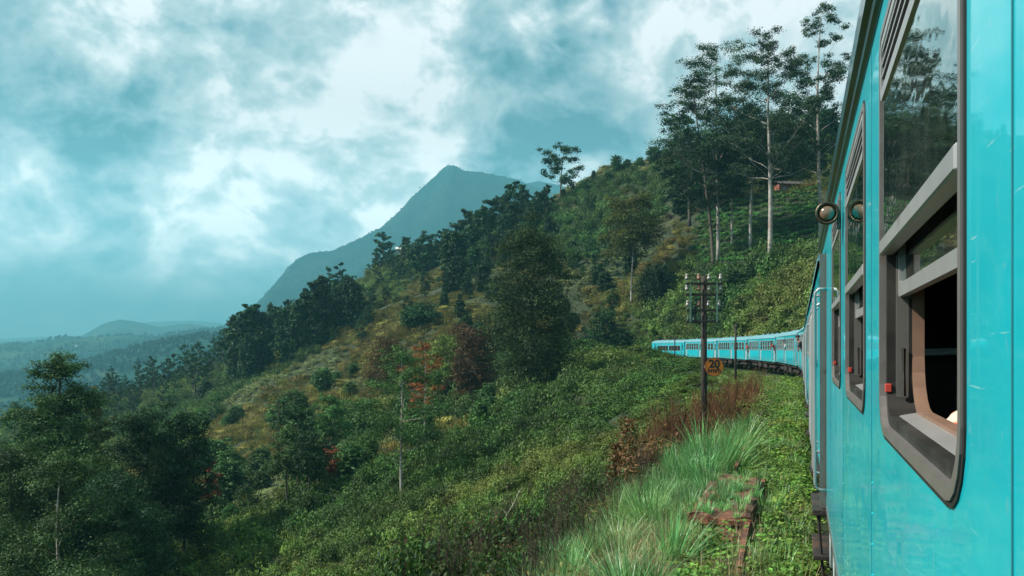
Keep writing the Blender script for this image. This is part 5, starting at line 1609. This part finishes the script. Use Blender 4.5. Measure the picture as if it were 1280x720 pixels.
k = 0
for px, D, top, mt, lean, lab in ((592, 14, 655, 'stem_pale', .12, 'leftmost short pale bare twig at the bottom of the picture'), (622, 13, 610, 'stem_pale', .35, 'longest pale bare twig leaning right at the bottom centre'),
                                  (650, 13, 640, 'stem_pale', .10, 'pale bare twig right of the longest one'), (705, 11, 618, 'stem_dark', .04, 'tall dark weed stalk left of the long grass'),
                                  (728, 11.5, 585, 'stem_dark', -.06, 'tallest dark branched weed stalk at the edge of the slope'), (742, 10.5, 640, 'stem_dark', .05, 'dark weed stalk just before the long grass'),
                                  (760, 13, 612, 'stem_dark', .08, 'dark thin stalk leaning over the long grass'), (803, 12, 560, 'stem_dark', -.03, 'dark stalk rising out of the long grass towards the pole'),
                                  (668, 14, 600, 'stem_dark', -.12, 'dark stalk leaning left over the olive scrub'), (690, 13, 655, 'stem_dark', .02, 'short dark stalk between the pale twigs and the long grass')):
    k += 1
    small_plant(px, D, top, lambda H: stalk(H, k, M[mt], lean, .012), 'weed_stalk', lab, 'weed stalk')


def leafy_weed(H, seed):
    g_ = np.random.default_rng(seed); n = 700; t = g_.random(n) ** .8
    C = np.stack([g_.normal(0, .10 * H, n) * (1.1 - .6 * t), g_.normal(0, .10 * H, n) * (1.1 - .6 * t), t * H], 1); N = g_.normal(0, 1, (n, 3)) + np.array([0, 0, .4]); N /= np.linalg.norm(N, axis=1, keepdims=True)
    v, f = leaf_quads(g_, C, N, .085, .5); return mesh_np('weed', v, f, [M['bracken']])


small_plant(786, 15, 520, lambda H: leafy_weed(H, 3), 'rusty_shrub', 'tall rusty brown leafy weed left of the telegraph pole', 'weed')
small_plant(770, 16, 552, lambda H: leafy_weed(H, 4), 'rusty_shrub', 'shorter rusty leafy weed below the tall rusty one', 'weed')
X, Y = at_px(542, 0, 33); Zs = hz(X, Y)
o = obj('silver_bush', bush_mesh('silver_bush', 300, 4200, .07, M['silver'], 9, .8, .3), None, (X, Y, Zs)); o.scale = (1.9, 1.6, 2.0); tag(o, 'round silvery green bush at the bottom left of centre', 'bush')
X, Y = at_px(585, 0, 168); T(578, 470, 405, 40, 'dense', 'small dark maroon bush tree above the pale slope', 301, leaves=3000, leaf='leaf_maroon', name='small_tree', D=150)

# tea rows on the slope under the tall trees
ORD = 'first second third fourth fifth sixth seventh eighth ninth tenth eleventh twelfth thirteenth fourteenth fifteenth sixteenth seventeenth eighteenth nineteenth twentieth last'.split()
rows_y = list(np.linspace(329, 243, 16))
for i, yy in enumerate(rows_y):
    g_ = np.random.default_rng(400 + i); Cs = []; Ns = []
    x0 = 868 + 16 * (i / 20) + g_.uniform(-6, 6); x1 = 1024
    prev = None
    pxs = np.linspace(x0, x1, 60); P = []
    for px in pxs:
        u = (px - 868) / 150
        yv = yy - 7 * u + 2.2 * math.sin(u * 7 + i * .5) + 1.0 * math.sin(u * 19 + i)
        P.append(hit(px, yv, 125, 215))
    P = np.array(P); d = np.median(P[:, 1]); P = P[np.abs(P[:, 1] - d) < 25]
    for p in P:
        if g_.random() < .06: continue
        A, B = clump(g_, (p[0], p[1], p[2] + .40), .68, 60, .6); Cs.append(A); Ns.append(B)
    if len(Cs) < 5: continue
    v, f = leaf_quads(g_, np.concatenate(Cs), np.concatenate(Ns), .34, .6)
    tag(obj('tea_row', mesh_np('tea_row', v, f, [M['tea']])), ('lowest' if i == 0 else 'highest' if i == 15 else '%s from the bottom' % ORD[i]) + ' of the tea rows behind the white trunks', 'tea hedge', 'tea rows on the terraced slope')

# the little houses
M['red_wall'] = pbr('red_wall', (.26, .085, .055), .9, var=.25, scale=1.5)
M['tin'] = pbr('tin_roof', (.10, .09, .085), .6, .3, .3, 2)
M['white_wall'] = pbr('white_wall', (.62, .64, .62), .8)


def small_house(px, py, D, wm, hm, label, wall, roofm, nwin=3):
    if D is None: X, Y, Z = hit(px, py, 120, 260)
    else: X, Y = at_px(px, 0, D); Z = EYE + (HORIZ - py) / FPX * D
    t = thing('small_house', label, 'house', (X, Y, Z), .12)
    MB().box(-wm / 2, wm / 2, 0, 5, -2, hm).build('wall', M[wall], t)
    MB().add([(-wm / 2 - .4, -.7, hm - .1), (wm / 2 + .4, -.7, hm - .1), (wm / 2 + .4, 2.5, hm + 1.1), (-wm / 2 - .4, 2.5, hm + 1.1), (-wm / 2 - .4, 5.7, hm - .1), (wm / 2 + .4, 5.7, hm - .1),
              (-wm / 2 - .4, -.7, hm), (wm / 2 + .4, -.7, hm), (wm / 2 + .4, 2.5, hm + 1.2), (-wm / 2 - .4, 2.5, hm + 1.2), (-wm / 2 - .4, 5.7, hm), (wm / 2 + .4, 5.7, hm)],
             [(0, 3, 2, 1), (3, 4, 5, 2), (6, 7, 8, 9), (9, 8, 11, 10), (0, 1, 7, 6), (5, 4, 10, 11), (1, 2, 8, 7), (2, 5, 11, 8), (4, 3, 9, 10), (3, 0, 6, 9)]).build('roof', M[roofm], t)
    for k in range(nwin):
        x = -wm / 2 + wm * (k + .7) / (nwin + .4)
        w = MB().box(x - .5, x + .5, -.05, .05, .6, hm - .5).build('window', M['inner_dark'], t)
        MB().box(x - .42, x + .42, -.06, -.052, .68, hm - .58).build('pane', M['far_glass'], w)
    return t


small_house(990, 242, 186, 6.2, 2.2, 'small brick red house with dark openings among trees above the tea rows', 'red_wall', 'tin')
small_house(501, 316, 352, 4.0, 1.6, 'tiny white hut on top of the hazy knoll', 'white_wall', 'white_wall', 2)
t = small_house(96, 434, 2400, 11, 4, 'tiny white house far away in the blue valley', 'white_wall', 'white_wall', 2)

# ------------------------------------------------------------------ people leaning from the train
M['skin'] = pbr('skin', (.20, .10, .065), .6, var=.1)
M['hair'] = pbr('hair', (.012, .010, .010), .6)
M['cloth_red'] = pbr('cloth_red', (.38, .05, .04), .9)
M['cloth_dark'] = pbr('cloth_dark', (.03, .035, .05), .9)
M['cloth_white'] = pbr('cloth_white', (.60, .60, .58), .9)


def skinned(name, joints, bones, radii, mat, parent):
    me = bpy.data.meshes.new(name); me.from_pydata(joints, bones, []); me.materials.append(mat)
    o = obj(name, me, parent)
    md = o.modifiers.new('skin', 'SKIN'); md.use_smooth_shade = True
    sv = me.skin_vertices[0].data
    for i, r in enumerate(radii): sv[i].radius = (r, r)
    sv[0].use_root = True
    o.modifiers.new('sub', 'SUBSURF').levels = 1
    o.modifiers['sub'].render_levels = 1
    return o


def person(s, out, label, shirt, arm=True, k=1.0):
    """stands on the door step at path length s, leaning outwards (to the left) by out metres"""
    x, y, h = path(s)
    t = thing('person', label, 'person', (x - (HALF - .05) * math.cos(h), y + (HALF - .05) * math.sin(h), 1.12 + float(grade(s))), -h)
    L = -out
    J = [(0, 0, .92), (L * .35, 0, 1.20), (L * .75, 0, 1.44), (L * .85, 0, 1.52), (L * .95, -.01, 1.60), (L, -.02, 1.72),
         (.0, -.10, .86), (.02, -.11, .46), (.04, -.10, .06), (.0, -.16, .03), (.0, .10, .86), (.02, .11, .46), (.04, .10, .06), (.0, .04, .03),
         (L * .72, -.19, 1.42), (L * .9 - (.22 if arm else 0), -.30, 1.30 if arm else 1.15), (L - (.42 if arm else -.05), -.34, 1.40 if arm else .95),
         (L * .72, .19, 1.42), (L * .4 + .05, .30, 1.20), (.06, .30, 1.05)]
    B = [(0, 1), (1, 2), (2, 3), (3, 4), (4, 5), (0, 6), (6, 7), (7, 8), (8, 9), (0, 10), (10, 11), (11, 12), (12, 13), (2, 14), (14, 15), (15, 16), (2, 17), (17, 18), (18, 19)]
    R = [.13, .125, .13, .055, .085, .09, .085, .06, .042, .035, .085, .06, .042, .035, .055, .042, .03, .055, .042, .03]
    skinned('body', J, B, R, M['skin'], t)
    skinned('shirt', [J[0], J[1], J[2], J[14], J[15], J[17], J[18]], [(0, 1), (1, 2), (2, 3), (3, 4), (2, 5), (5, 6)], [.15, .15, .15, .075, .06, .075, .06], M[shirt], t)
    skinned('trousers', [J[0], J[6], J[7], J[8], J[10], J[11], J[12]], [(0, 1), (1, 2), (2, 3), (0, 4), (4, 5), (5, 6)], [.15, .10, .075, .06, .10, .075, .06], M['cloth_dark'], t)
    MB().lathe([(.05, -.05), (.10, -.01), (.112, .05), (.09, .11), (.03, .14)], 12, (L + .015, .02, 1.70)).build('hair', M['hair'], t, True)
    return t


person(76.3, .42, 'person in red leaning out of a carriage door with an arm stretched out', 'cloth_red')
person(68.1, .30, 'person in a white shirt leaning from a middle carriage door', 'cloth_white', False)
person(43.6, .38, 'dark clothed person leaning far out beside our carriage side', 'cloth_dark', False)
person(93.2, .25, 'person with dark hair looking out near the thin second pole', 'cloth_red', False)
